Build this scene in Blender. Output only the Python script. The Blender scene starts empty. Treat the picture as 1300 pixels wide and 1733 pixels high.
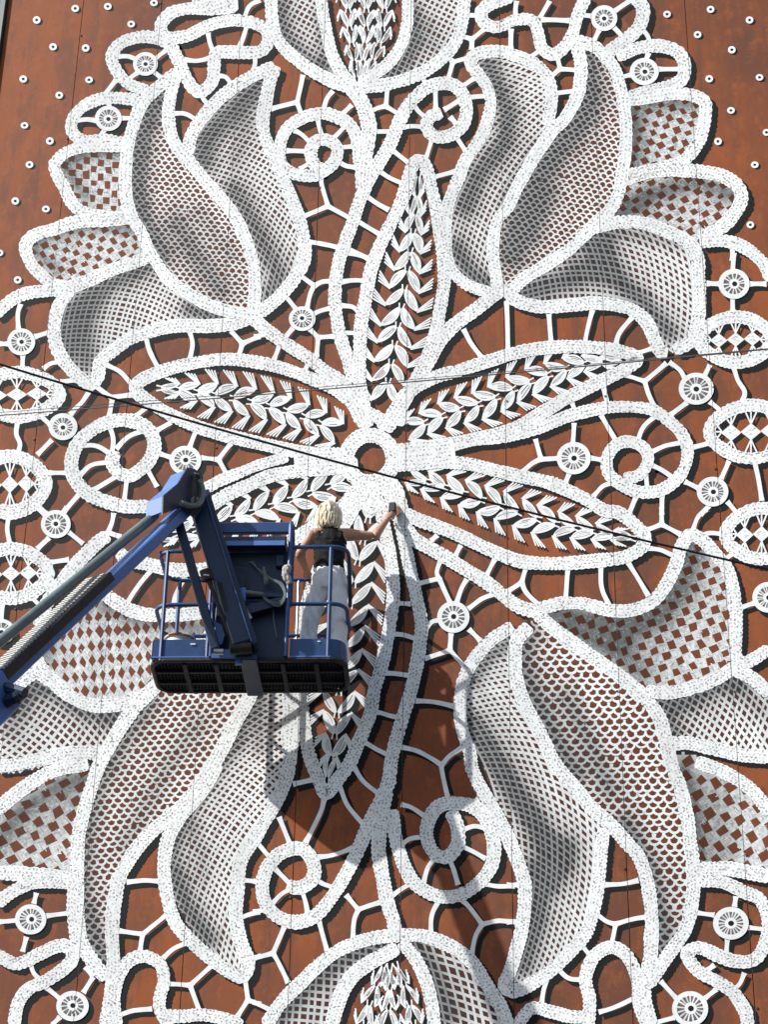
import bpy, bmesh, math, random
import numpy as np
from mathutils import Vector, Matrix, noise as mnoise

random.seed(7)
rng = np.random.default_rng(7)
SC = bpy.context.scene
COL = SC.collection
rad = math.radians

# ------------------------------------------------------------------ camera
PANEL_W = 1.0
FPX, IW, IH = 3850.0, 1300.0, 1733.0           # focal length in photo pixels
YAW, PITCH, ROLL = rad(17.1648), rad(30.4947), rad(-0.99296)
CAM = np.array([5.33358 * PANEL_W, -17.95857 * PANEL_W, 1.6])
def _rot():
    cy, sy, cp, sp, cr, sr = math.cos(YAW), math.sin(YAW), math.cos(PITCH), math.sin(PITCH), math.cos(ROLL), math.sin(ROLL)
    return (np.array([[cy, -sy, 0], [sy, cy, 0], [0, 0, 1.]]) @ np.array([[1., 0, 0], [0, cp, -sp], [0, sp, cp]])
            @ np.array([[cr, 0, sr], [0, 1., 0], [-sr, 0, cr]]))
RM = _rot()
cam_d = bpy.data.cameras.new("camera")
cam_d.sensor_fit = 'VERTICAL'
cam_d.sensor_height = 24.0
cam_d.lens = FPX / IH * 24.0
cam_d.clip_start = 0.1
cam_d.clip_end = 2000.0
cam = bpy.data.objects.new("camera", cam_d)
COL.objects.link(cam)
m3 = Matrix(((RM[0][0], RM[0][2], -RM[0][1]), (RM[1][0], RM[1][2], -RM[1][1]), (RM[2][0], RM[2][2], -RM[2][1])))
cam.matrix_world = Matrix.Translation(Vector(CAM)) @ m3.to_4x4()
SC.camera = cam

# ------------------------------------------------------------------ light
SUN_A, SUN_B = 1.35, 1.4                        # the light moves right SUN_A and down SUN_B per metre towards the wall
sun_dir = Vector((SUN_A, 1.0, -SUN_B)).normalized()
sun_el = math.asin(-sun_dir.z)
sun_az = math.atan2(-sun_dir.x, -sun_dir.y)      # compass angle from +Y
world = bpy.data.worlds.new("World")
SC.world = world
world.use_nodes = True
wn = world.node_tree
sky = wn.nodes.new("ShaderNodeTexSky")
sky.sky_type = 'NISHITA'
sky.sun_disc = False
sky.sun_elevation = sun_el
sky.sun_rotation = sun_az
sky.air_density = 1.0
sky.dust_density = 1.5
wn.nodes["Background"].inputs[1].default_value = 0.12
wn.links.new(sky.outputs[0], wn.nodes["Background"].inputs[0])
sd = bpy.data.lights.new("sun", 'SUN')
sd.energy = 4.6
sd.angle = rad(0.53)
sd.color = (1.0, 0.985, 0.955)
sun = bpy.data.objects.new("sun", sd)
sun.rotation_euler = sun_dir.to_track_quat('-Z', 'Y').to_euler()
sun.location = (-20, -30, 40)
COL.objects.link(sun)
SC.view_settings.view_transform = 'Standard'
SC.view_settings.look = 'None'
SC.view_settings.gamma = 1.0
SC.view_settings.use_curve_mapping = False
SC.view_settings.exposure = 0.40

# ------------------------------------------------------------------ materials
def mat(name, col, rough=0.6, metal=0.0, spec=0.5, noise=None, bump=None, coat=0.0):
    """noise = (scale, strength, xyz stretch); bump = (scale, strength)"""
    m = bpy.data.materials.new(name)
    m.use_nodes = True
    nt = m.node_tree
    b = nt.nodes["Principled BSDF"]
    b.inputs["Base Color"].default_value = (*col, 1)
    b.inputs["Roughness"].default_value = rough
    b.inputs["Metallic"].default_value = metal
    b.inputs["Specular IOR Level"].default_value = spec
    b.inputs["Coat Weight"].default_value = coat
    tc = nt.nodes.new("ShaderNodeTexCoord")
    if noise:
        mp = nt.nodes.new("ShaderNodeMapping")
        mp.inputs["Scale"].default_value = noise[2]
        nt.links.new(tc.outputs["Object"], mp.inputs[0])
        nz = nt.nodes.new("ShaderNodeTexNoise")
        nz.inputs["Scale"].default_value = noise[0]
        nz.inputs["Detail"].default_value = 8
        nz.inputs["Roughness"].default_value = 0.65
        nt.links.new(mp.outputs[0], nz.inputs["Vector"])
        mr = nt.nodes.new("ShaderNodeMapRange")
        mr.inputs[1].default_value, mr.inputs[2].default_value = 0.3, 0.7
        mr.inputs[3].default_value, mr.inputs[4].default_value = 1 - noise[1], 1 + noise[1] * 0.6
        nt.links.new(nz.outputs[0], mr.inputs[0])
        mx = nt.nodes.new("ShaderNodeMix")
        mx.data_type = 'RGBA'
        mx.blend_type = 'MULTIPLY'
        mx.inputs[0].default_value = 1.0
        mx.inputs[6].default_value = (*col, 1)
        nt.links.new(mr.outputs[0], mx.inputs[7])
        nt.links.new(mx.outputs[2], b.inputs["Base Color"])
        mr2 = nt.nodes.new("ShaderNodeMapRange")
        mr2.inputs[3].default_value, mr2.inputs[4].default_value = max(0.05, rough - 0.12), min(1, rough + 0.15)
        nt.links.new(nz.outputs[0], mr2.inputs[0])
        nt.links.new(mr2.outputs[0], b.inputs["Roughness"])
    if bump:
        nb = nt.nodes.new("ShaderNodeTexNoise")
        nb.inputs["Scale"].default_value = bump[0]
        nb.inputs["Detail"].default_value = 5
        nt.links.new(tc.outputs["Object"], nb.inputs["Vector"])
        bp = nt.nodes.new("ShaderNodeBump")
        bp.inputs["Strength"].default_value = bump[1]
        bp.inputs["Distance"].default_value = 0.02
        nt.links.new(nb.outputs[0], bp.inputs["Height"])
        nt.links.new(bp.outputs[0], b.inputs["Normal"])
    return m

def wall_material():
    m = bpy.data.materials.new("rust_brown_wall_paint")
    m.use_nodes = True
    nt = m.node_tree
    N, Lk = nt.nodes, nt.links
    b = N["Principled BSDF"]
    b.inputs["Roughness"].default_value = 0.7
    b.inputs["Specular IOR Level"].default_value = 0.15
    tc = N.new("ShaderNodeTexCoord")
    def nz(scale, stretch, detail=8, rough=0.6):
        mp = N.new("ShaderNodeMapping")
        mp.inputs["Scale"].default_value = stretch
        Lk.new(tc.outputs["Object"], mp.inputs[0])
        n = N.new("ShaderNodeTexNoise")
        n.inputs["Scale"].default_value = scale
        n.inputs["Detail"].default_value = detail
        n.inputs["Roughness"].default_value = rough
        Lk.new(mp.outputs[0], n.inputs["Vector"])
        return n
    def ramp(src, a, c, lo=0.0, hi=1.0):
        r = N.new("ShaderNodeMapRange")
        r.interpolation_type = 'SMOOTHSTEP'
        r.inputs[1].default_value, r.inputs[2].default_value = a, c
        r.inputs[3].default_value, r.inputs[4].default_value = lo, hi
        Lk.new(src, r.inputs[0])
        return r.outputs[0]
    def mix(f, a, c):
        x = N.new("ShaderNodeMix")
        x.data_type = 'RGBA'
        if isinstance(f, float): x.inputs[0].default_value = f
        else: Lk.new(f, x.inputs[0])
        for i, v in ((6, a), (7, c)):
            if isinstance(v, tuple): x.inputs[i].default_value = (*v, 1)
            else: Lk.new(v, x.inputs[i])
        return x.outputs[2]
    big = nz(0.55, (1, 1, 0.55), 5)
    streak = nz(1.6, (1.9, 1, 0.45), 9, 0.72)
    brush = nz(4.5, (1.2, 1, 0.8), 9, 0.78)
    drip = nz(3.0, (2.4, 1, 0.10), 4, 0.5)
    fine = nz(26.0, (1, 1, .6), 5, 0.7)
    c = mix(ramp(big.outputs[0], 0.38, 0.62), (0.245, 0.067, 0.020), (0.140, 0.048, 0.024))
    c = mix(ramp(streak.outputs[0], 0.45, 0.60, 0, 0.60), c, (0.112, 0.047, 0.028))
    c = mix(ramp(brush.outputs[0], 0.48, 0.64, 0, 0.60), c, (0.29, 0.084, 0.026))
    c = mix(ramp(drip.outputs[0], 0.58, 0.66, 0, 0.35), c, (0.085, 0.042, 0.030))
    c = mix(ramp(fine.outputs[0], 0.45, 0.75, 0, 0.25), c, (0.12, 0.04, 0.018))
    Lk.new(c, b.inputs["Base Color"])
    bp = N.new("ShaderNodeBump")
    bp.inputs["Strength"].default_value = 0.15
    bp.inputs["Distance"].default_value = 0.01
    Lk.new(brush.outputs[0], bp.inputs["Height"])
    Lk.new(bp.outputs[0], b.inputs["Normal"])
    return m

def paint_material():
    """mural paint: the colour each stroke was mixed to is stored on its vertices"""
    m = bpy.data.materials.new("mural_paint")
    m.use_nodes = True
    nt = m.node_tree
    N, Lk = nt.nodes, nt.links
    b = N["Principled BSDF"]
    b.inputs["Roughness"].default_value = 0.7
    b.inputs["Specular IOR Level"].default_value = 0.12
    at = N.new("ShaderNodeAttribute")
    at.attribute_name = "paint"
    tc = N.new("ShaderNodeTexCoord")
    outs = []
    for sc, a, c, st in ((14.0, 0.90, 1.03, (1, 1, 1)), (1.3, 0.88, 1.05, (2.4, 1, 0.35))):
        mp = N.new("ShaderNodeMapping")
        mp.inputs["Scale"].default_value = st
        Lk.new(tc.outputs["Object"], mp.inputs[0])
        n = N.new("ShaderNodeTexNoise")
        n.inputs["Scale"].default_value = sc
        n.inputs["Detail"].default_value = 6
        n.inputs["Roughness"].default_value = 0.7
        Lk.new(mp.outputs[0], n.inputs["Vector"])
        r = N.new("ShaderNodeMapRange")
        r.inputs[1].default_value, r.inputs[2].default_value = 0.35, 0.6
        r.inputs[3].default_value, r.inputs[4].default_value = a, c
        Lk.new(n.outputs[0], r.inputs[0])
        outs.append(r.outputs[0])
    mu = N.new("ShaderNodeMath")
    mu.operation = 'MULTIPLY'
    Lk.new(outs[0], mu.inputs[0])
    Lk.new(outs[1], mu.inputs[1])
    x = N.new("ShaderNodeMix")
    x.data_type = 'RGBA'
    x.blend_type = 'MULTIPLY'
    x.inputs[0].default_value = 1.0
    Lk.new(at.outputs["Color"], x.inputs[6])
    Lk.new(mu.outputs[0], x.inputs[7])
    Lk.new(x.outputs[2], b.inputs["Base Color"])
    return m

M_WALL = wall_material()
M_PAINT = paint_material()
M_BLUE = mat("blue_lift_enamel", (0.020, 0.060, 0.175), 0.42, 0, 0.5, (5.0, 0.22, (1, 1, 1)), None, 0.1)
M_BLUE_LIT = mat("sunlit_blue_enamel", (0.060, 0.155, 0.40), 0.42, 0, 0.6, (4.0, 0.12, (1, 1, 1)))  # the lift's blue with its sunlit brightness put into the base colour
M_BLUE_SHADE = mat("worn_shaded_blue_enamel", (0.007, 0.020, 0.055), 0.45, 0, 0.5, (6.0, 0.35, (1, 1, 1)))  # the same blue, darkened to the tone of shaded faces and recesses
M_BLACK = mat("black_rubber", (0.014, 0.014, 0.015), 0.6)
M_GREASE = mat("greasy_black_steel", (0.022, 0.02, 0.018), 0.5, 0.3, 0.5, (14.0, 0.6, (1, 1, 1)))
M_HOSE = mat("grey_green_hose", (0.13, 0.165, 0.16), 0.42, 0, 0.5, (4.0, 0.3, (1, 1, 1)))
M_STEEL = mat("bare_steel", (0.42, 0.42, 0.41), 0.35, 0.9, 0.5, (12.0, 0.3, (1, 1, 1)))
M_LINK = mat("pale_chain_link", (0.50, 0.49, 0.46), 0.5, 0.1, 0.5, (20.0, 0.35, (1, 1, 1)))
M_JOINT = mat("dark_joint", (0.055, 0.040, 0.036), 0.8, 0, .2, (3, .5, (1, 1, 1)))
M_TRIM = mat("dark_grey_flashing", (0.075, 0.08, 0.08), 0.5)

# ------------------------------------------------------------------ object helpers
def link(name, me, parent=None):
    o = bpy.data.objects.new(name, me)
    COL.objects.link(o)
    if parent is not None:
        o.parent = parent
    return o
def tag(o, label=None, cat=None, group=None, kind=None):
    if label: o["label"] = label
    if cat: o["category"] = cat
    if group: o["group"] = group
    if kind: o["kind"] = kind
    return o
def thing(name, label, cat, loc=(0, 0, 0), group=None):
    o = bpy.data.objects.new(name, None)
    o.empty_display_size = 0.2
    o.location = loc
    COL.objects.link(o)
    return tag(o, label, cat, group)
def root_loc(p):
    v = Vector((0, 0, 0))
    while p is not None:
        v += p.location
        p = p.parent
    return v
def mesh_obj(name, verts, faces, material, parent=None, smooth=False):
    """world-space verts -> one mesh object under parent"""
    off = root_loc(parent)
    me = bpy.data.meshes.new(name)
    me.from_pydata([tuple(Vector(v) - off) for v in verts], [], faces)
    me.materials.append(material)
    if smooth:
        me.polygons.foreach_set("use_smooth", [True] * len(me.polygons))
    me.update()
    return link(name, me, parent)

# ------------------------------------------------------------------ pixel of the photo -> point of the world
def P3(x, y, d=0.0):
    """the point seen at photo pixel x, y that stands d metres in front of the wall"""
    w = RM @ np.array([(x - 650) / FPX, 1.0, -(y - 866.5) / FPX])
    return CAM + (-CAM[1] - d) / w[1] * w
def to_wall(px):
    px = np.asarray(px, float).reshape(-1, 2)
    v = np.stack([(px[:, 0] - 650) / FPX, np.ones(len(px)), -(px[:, 1] - 866.5) / FPX])
    w = RM @ v
    return CAM[0] - CAM[1] * w[0] / w[1], CAM[2] - CAM[1] * w[2] / w[1]

TILES = dict(A=(0, 0), B=(430, 0), C=(860, 0), D=(0, 430), E=(430, 430), F=(860, 430),
             G=(0, 860), H=(430, 860), I=(860, 860), J=(0, 1293), K=(430, 1293), L=(860, 1293))
def tr(s):
    """trace string: a letter picks a sheet of the survey of the wall, numbers are x y on that sheet; P = whole wall"""
    ox = oy = 0.0
    k = 1.0
    out, buf = [], []
    sw = False
    for t in s.split():
        if t in TILES or t == 'P':
            (ox, oy), k = (TILES[t], 440 / 1300) if t != 'P' else ((0.0, 0.0), 1.0)
            sw = True
        else:
            buf.append(float(t))
            if len(buf) == 2:
                q = (ox + buf[0] * k, oy + buf[1] * k)
                if sw and out and math.hypot(q[0] - out[-1][0], q[1] - out[-1][1]) < 26:   # sheets overlap: join the two readings
                    out[-1] = ((q[0] + out[-1][0]) / 2, (q[1] + out[-1][1]) / 2)
                else:
                    out.append(q)
                sw = False
                buf = []
    return np.array(out)

# ------------------------------------------------------------------ wall
X_L, X_R, Z_TOP = -4.99, 9.0, 25.0
SEAMS = [k * PANEL_W for k in range(-4, 6)]
wall = thing("painted_wall", "tall rust-brown panel wall painted with a huge white lace flower mural", "wall", (0, 0, 0))
xs = [X_L] + [k * PANEL_W for k in range(-4, 9)] + [X_R]
for a, c in zip(xs[:-1], xs[1:]):
    if c - a < 0.05: continue
    g = 0.0028
    bm = bmesh.new()
    bmesh.ops.create_cube(bm, size=1, matrix=Matrix.Translation(((a + c) / 2, 0.06, Z_TOP / 2)) @ Matrix.Diagonal((c - a - 2 * g, 0.12, Z_TOP, 1)))
    bmesh.ops.bevel(bm, geom=[e for e in bm.edges], offset=0.002, segments=1, affect='EDGES')
    me = bpy.data.meshes.new("wall_panel")
    bm.to_mesh(me)
    bm.free()
    me.materials.append(M_WALL)
    link("wall_panel", me, wall)
def box_pts(p0, p1):
    (x0, y0, z0), (x1, y1, z1) = p0, p1
    v = [(x0, y0, z0), (x1, y0, z0), (x1, y1, z0), (x0, y1, z0), (x0, y0, z1), (x1, y0, z1), (x1, y1, z1), (x0, y1, z1)]
    f = [(0, 3, 2, 1), (4, 5, 6, 7), (0, 1, 5, 4), (1, 2, 6, 5), (2, 3, 7, 6), (3, 0, 4, 7)]
    return v, f
v, f = box_pts((X_L - 0.06, 0.125, 0), (X_R + 0.06, 3.0, Z_TOP - 0.02))
mesh_obj("wall_core", v, f, M_JOINT, wall)
M_SCREW = mat("rusty_screw", (0.06, 0.035, 0.025), .6, .3)
sv_, sf_ = box_pts((-.007, -.010, -.009), (.007, .004, .009))
screw_me = None
for x in xs[1:-1]:
    for z in np.arange(7.6, 21.2, 1.55):
        if not (-5 < x < 5): continue
        if screw_me is None:
            o = mesh_obj("fixing_screw", sv_, sf_, M_SCREW, wall)
            screw_me = o.data
        else:
            o = link("fixing_screw", screw_me, wall)
        o.location = (x + random.choice((-.018, .016)), 0, z + random.uniform(-.4, .4))
v, f = box_pts((X_L - 0.075, -0.05, 0), (X_L - 0.012, 0.11, Z_TOP))
mesh_obj("corner_flashing", v, f, M_TRIM, wall)
v, f = box_pts((X_R + 0.012, -0.05, 0), (X_R + 0.075, 0.11, Z_TOP))
mesh_obj("corner_flashing", v, f, M_TRIM, wall)
v, f = box_pts((X_L - 0.1, -0.09, Z_TOP + 0.003), (X_R + 0.1, 3.05, Z_TOP + 0.12))
mesh_obj("wall_coping", v, f, M_TRIM, wall)

# ------------------------------------------------------------------ ground
M_GROUND = mat("asphalt", (0.05, 0.05, 0.052), 0.85, 0, 0.4, (1.2, 0.35, (1, 1, 1)), (40, 0.3))
tag(mesh_obj("ground", [(-300, -300, 0), (300, -300, 0), (300, 300, 0), (-300, 300, 0)], [(0, 1, 2, 3)], M_GROUND), "grey asphalt yard in front of the painted wall", None, None, "structure")
# ------------------------------------------------------------------ mural: brush tools (all paint lies on the wall plane, millimetres thick)
WHITE = np.array([0.77, 0.79, 0.775])
BLACK = np.array([0.0085, 0.0082, 0.0082])
SHX, SHY = 9.5, 8.5                               # the painted drop shadow, photo px
Y_FILL, Y_LINE, Y_BAR, Y_LEAF, Y_CORD = 0.0023, 0.0025, 0.0040, 0.0033, 0.0045
_bk = [0]
def yblack():
    """every stroke of black lies a hair above the one before"""
    _bk[0] += 1
    return 0.0002 + 0.0000034 * (_bk[0] % 580)

class Paint:
    def __init__(s):
        s.q, s.y, s.c = [], [], []
    def quads(s, q, y, col):
        """q (n,4,2) px; y scalar or (n,) or (n,4); col (3,) or (n,3) or (n,4,3)"""
        q = np.asarray(q, float).reshape(-1, 4, 2)
        n = len(q)
        if n == 0: return
        y = np.asarray(y, float)
        if y.ndim == 1: y = y[:, None]
        s.q.append(q)
        s.y.append(np.broadcast_to(y, (n, 4)).copy())
        col = np.asarray(col, float)
        if col.ndim == 2: col = col[:, None, :]
        s.c.append(np.broadcast_to(col, (n, 4, 3)).copy())
    def build(s, name, parent):
        q = np.concatenate(s.q).reshape(-1, 2)
        y = np.concatenate(s.y).reshape(-1)
        c = np.concatenate(s.c).reshape(-1, 3)
        X, Z = to_wall(q)
        # the panel joints show through every stroke as a hairline
        X4, Z4, Y4 = X.reshape(-1, 4), Z.reshape(-1, 4), y.reshape(-1, 4)
        for k in SEAMS:
            hit = (X4.min(1) < k - 1e-5) & (X4.max(1) > k + 1e-5)
            if not hit.any(): continue
            xa, za = X4[hit], Z4[hit]
            xb, zb = np.roll(xa, -1, 1), np.roll(za, -1, 1)
            cr = (xa - k) * (xb - k) < 0
            with np.errstate(divide='ignore', invalid='ignore'):
                zi = za + (k - xa) / (xb - xa) * (zb - za)
            lo_, hi_ = np.where(cr, zi, 1e9).min(1), np.where(cr, zi, -1e9).max(1)
            m_ = len(lo_)
            h_ = 0.0027
            X = np.concatenate([X, np.tile([k - h_, k + h_, k + h_, k - h_], m_)])
            Z = np.concatenate([Z, np.stack([lo_, lo_, hi_, hi_], 1).ravel()])
            y = np.concatenate([y, np.repeat(Y4[hit].max(1) + 0.00002, 4)])
            c = np.concatenate([c, np.tile([0.05, 0.042, 0.04], (m_ * 4, 1))])
        pf = np.array([.97, 1.0, .955, .99, .965, 1.0, .95, .985, .96, 1.0, .975, .99])[np.clip(np.floor(X / PANEL_W).astype(int) + 6, 0, 11)]  # light on differently tilted panels, put into the paint tone
        c = c * pf[:, None]
        n = len(X) // 4
        me = bpy.data.meshes.new(name)
        me.vertices.add(len(X))
        me.vertices.foreach_set("co", np.stack([X, -y, Z], 1).astype(np.float32).ravel())
        me.loops.add(len(X))
        me.loops.foreach_set("vertex_index", np.arange(len(X), dtype=np.int32))
        me.polygons.add(n)
        me.polygons.foreach_set("loop_start", np.arange(0, len(X), 4, dtype=np.int32))
        at = me.color_attributes.new("paint", 'FLOAT_COLOR', 'POINT')
        at.data.foreach_set("color", np.concatenate([np.clip(c, 0.003, 0.9), np.ones((len(c), 1))], 1).astype(np.float32).ravel())
        me.materials.append(M_PAINT)
        me.update(calc_edges=True)
        return link(name, me, parent)

def spline(P, step=3.0, closed=False):
    P = np.asarray(P, float)
    if len(P) == 2:
        n = max(2, int(np.hypot(*(P[1] - P[0])) / step))
        return P[0] + (P[1] - P[0]) * np.linspace(0, 1, n + 1)[:, None]
    Q = np.vstack([P[-1:], P, P[:2]]) if closed else np.vstack([2 * P[:1] - P[1:2], P, 2 * P[-1:] - P[-2:-1]])
    out = []
    for i in range(1, len(Q) - 2):
        a, b, c, d = Q[i - 1], Q[i], Q[i + 1], Q[i + 2]
        n = max(2, int(np.hypot(*(c - b)) / 1.0))
        t = np.linspace(0, 1, n, endpoint=False)[:, None]
        out.append(0.5 * (2 * b + (c - a) * t + (2 * a - 5 * b + 4 * c - d) * t * t + (3 * b - a - 3 * c + d) * t ** 3))
    out = np.vstack(out + [Q[-2:-1]])
    L = np.r_[0, np.cumsum(np.hypot(*np.diff(out, axis=0).T))]
    n = max(3, int(L[-1] / step))
    s = np.linspace(0, L[-1], n + 1)
    return np.stack([np.interp(s, L, out[:, 0]), np.interp(s, L, out[:, 1])], 1)
def normals(p, closed=False):
    if closed:
        t = np.roll(p[:-1], -1, 0) - np.roll(p[:-1], 1, 0)
        t = np.vstack([t, t[:1]])
    else:
        t = np.gradient(p, axis=0)
    t /= np.maximum(np.hypot(t[:, 0], t[:, 1]), 1e-6)[:, None]
    return t, np.stack([-t[:, 1], t[:, 0]], 1)
def wob(n, k=6, amp=1.0):
    m = max(3, n // k + 2)
    return np.interp(np.linspace(0, m - 1, n), np.arange(m), rng.normal(0, amp, m))
def ribbon(P, p, h0, h1, y, col, nm):
    """strip between centreline + h0*n and centreline - h1*n; h, y, col may vary along it"""
    a, b = p + nm * np.asarray(h0).reshape(-1, 1), p - nm * np.asarray(h1).reshape(-1, 1)
    q = np.stack([a[:-1], a[1:], b[1:], b[:-1]], 1)
    y = np.asarray(y, float)
    if y.ndim: y = np.stack([y[:-1], y[1:], y[1:], y[:-1]], 1)
    col = np.asarray(col, float)
    if col.ndim == 2: col = np.stack([col[:-1], col[1:], col[1:], col[:-1]], 1)
    P.quads(q, y, col)

cord_no = [0]
def cord(P, pts, w=21.0, closed=False, shadow=True, marks=1.0, round_ends=True):
    """lace tape: scalloped white band, rows of small slots, painted drop shadow"""
    p = spline(pts, 2.2, closed)
    t, nm = normals(p, closed)
    n = len(p)
    s = np.arange(n) * 2.2
    w = w + 1.0
    per = 8.0
    def edge():
        ph = s / per + wob(n, 9, 0.30) + wob(n, 30, 0.5)
        return w / 2 + np.clip(1.7 + wob(n, 12, 0.6), .3, 3) * (np.abs(np.sin(math.pi * ph)) - 0.55) + wob(n, 4, 0.35) + wob(n, 18, 0.6)
    h0, h1 = edge(), edge()
    if not closed and round_ends:
        e = np.minimum(np.arange(n), np.arange(n)[::-1]) * 2.2 / (w * 0.5)
        k = np.sqrt(np.clip(1 - (1 - np.clip(e + 0.25, 0, 1)) ** 2, 0, 1))
        h0, h1 = h0 * k, h1 * k
    if closed: h0[-1], h1[-1] = h0[0], h1[0]
    y0 = Y_CORD + 0.00003 * cord_no[0]
    cord_no[0] += 1
    y = y0 + np.linspace(0, 0.00003, n)
    if shadow:
        off = np.array([SHX, SHY])
        ribbon(P, p + off, h0 + wob(n, 5, 0.5), h1 + wob(n, 5, 0.5), yblack(), BLACK, nm)
    tone = np.clip(0.965 + wob(n, 14, 0.03) + wob(n, 50, 0.025), .84, 1.03)
    ribbon(P, p, h0, h1, y, WHITE * tone[:, None], nm)
    # slots
    step = 6.3
    i = np.arange(1.0, n * 2.2 / step - 1.0)
    q, c, yy = [], [], []
    rows = (-0.33, 0.0, 0.33) if w < 21.5 else (-0.36, -0.12, 0.12, 0.36) if w < 30 else (-.4, -.24, -.08, .08, .24, .4)
    for kk, st in enumerate(i):
        for r_i, r in enumerate(rows):
            if random.random() > 0.90 * marks: continue
            f = min(n - 1.001, max(0, (st + (0.5 if r_i % 2 else 0)) * step / 2.2))
            idx = int(f)
            ctr = p[idx] + nm[idx] * (r * w + random.gauss(0, 0.7)) + t[idx] * random.gauss(0, 0.8)
            a = (0.70 if (kk + r_i) % 2 else -0.70) + random.gauss(0, 0.30)
            d = t[idx] * math.cos(a) + nm[idx] * math.sin(a)
            e = np.array([-d[1], d[0]])
            ln, wd = random.uniform(1.9, 3.9), random.uniform(0.95, 1.9)
            q.append([ctr - d * ln, ctr + e * wd - d * ln * .2, ctr + d * ln, ctr - e * wd + d * ln * .2])
            g = random.choice((0.24, 0.29, 0.35, 0.42, 0.48, 0.54))
            c.append((g * 1.06, g, g * 0.97))
            yy.append(y[idx] + 0.00002)
        for _ in range(2):                         # thin, half transparent brush marks between the slots
            f = min(n - 1.001, max(0, st * step / 2.2))
            idx = int(f)
            ctr = p[idx] + nm[idx] * random.uniform(-.42, .42) * w + t[idx] * random.uniform(-3, 3)
            a = random.uniform(-1.2, 1.2)
            d = t[idx] * math.cos(a) + nm[idx] * math.sin(a)
            e = np.array([-d[1], d[0]])
            ln, wd = random.uniform(1.5, 3.5), random.uniform(0.4, 1.1)
            q.append([ctr - d * ln, ctr + e * wd, ctr + d * ln, ctr - e * wd])
            g = random.choice((0.52, 0.58, 0.64, 0.66))
            c.append((g * .98, g, g * 0.985))
            yy.append(y[idx] + 0.00001)
    if q: P.quads(q, np.array(yy), np.array(c))

def bar(P, pts, w=7.5, shadow=True, y=None, col=WHITE):
    """plain thread or bar joining two tapes"""
    p = spline(pts, 3.5) if len(pts) > 2 else spline(pts, 6)
    t, nm = normals(p)
    n = len(p)
    k = 1 + 0.30 * (np.abs(np.linspace(-1, 1, n)) ** 4)
    h0, h1 = w / 2 * k + wob(n, 5, 0.25), w / 2 * k + wob(n, 5, 0.25)
    if shadow:
        o = np.array([SHX * 0.85, SHY * 0.9])
        ribbon(P, p + o, h0 + 0.6 + wob(n, 4, 0.4), h1 + 0.6 + wob(n, 4, 0.4), yblack(), BLACK, nm)
    ribbon(P, p, h0, h1, (Y_BAR if y is None else y) + random.random() * 0.0003, np.asarray(col) * (0.97 + random.uniform(-0.03, 0.03)), nm)

def thread(P, a, b, w=2.6, shadow=True, y=Y_LEAF):
    a, b = np.asarray(a, float), np.asarray(b, float)
    d = b - a
    L = max(1e-3, np.hypot(*d))
    nm = np.array([-d[1], d[0]]) / L
    q = np.array([a + nm * w * .5, b + nm * w * .6, b - nm * w * .6, a - nm * w * .5])
    if shadow: P.quads(q + np.array([SHX * .6, SHY * .75]), yblack(), BLACK)
    P.quads(q, y + random.random() * 0.0002, WHITE * random.uniform(.93, 1.0))

def inside(poly, pts):
    x, y = pts[:, 0], pts[:, 1]
    r = np.zeros(len(pts), bool)
    j = len(poly) - 1
    for i in range(len(poly)):
        xi, yi, xj, yj = *poly[i], *poly[j]
        if yi != yj:
            r ^= ((yi > y) != (yj > y)) & (x < (xj - xi) * (y - yi) / (yj - yi) + xi)
        j = i
    return r

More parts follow.
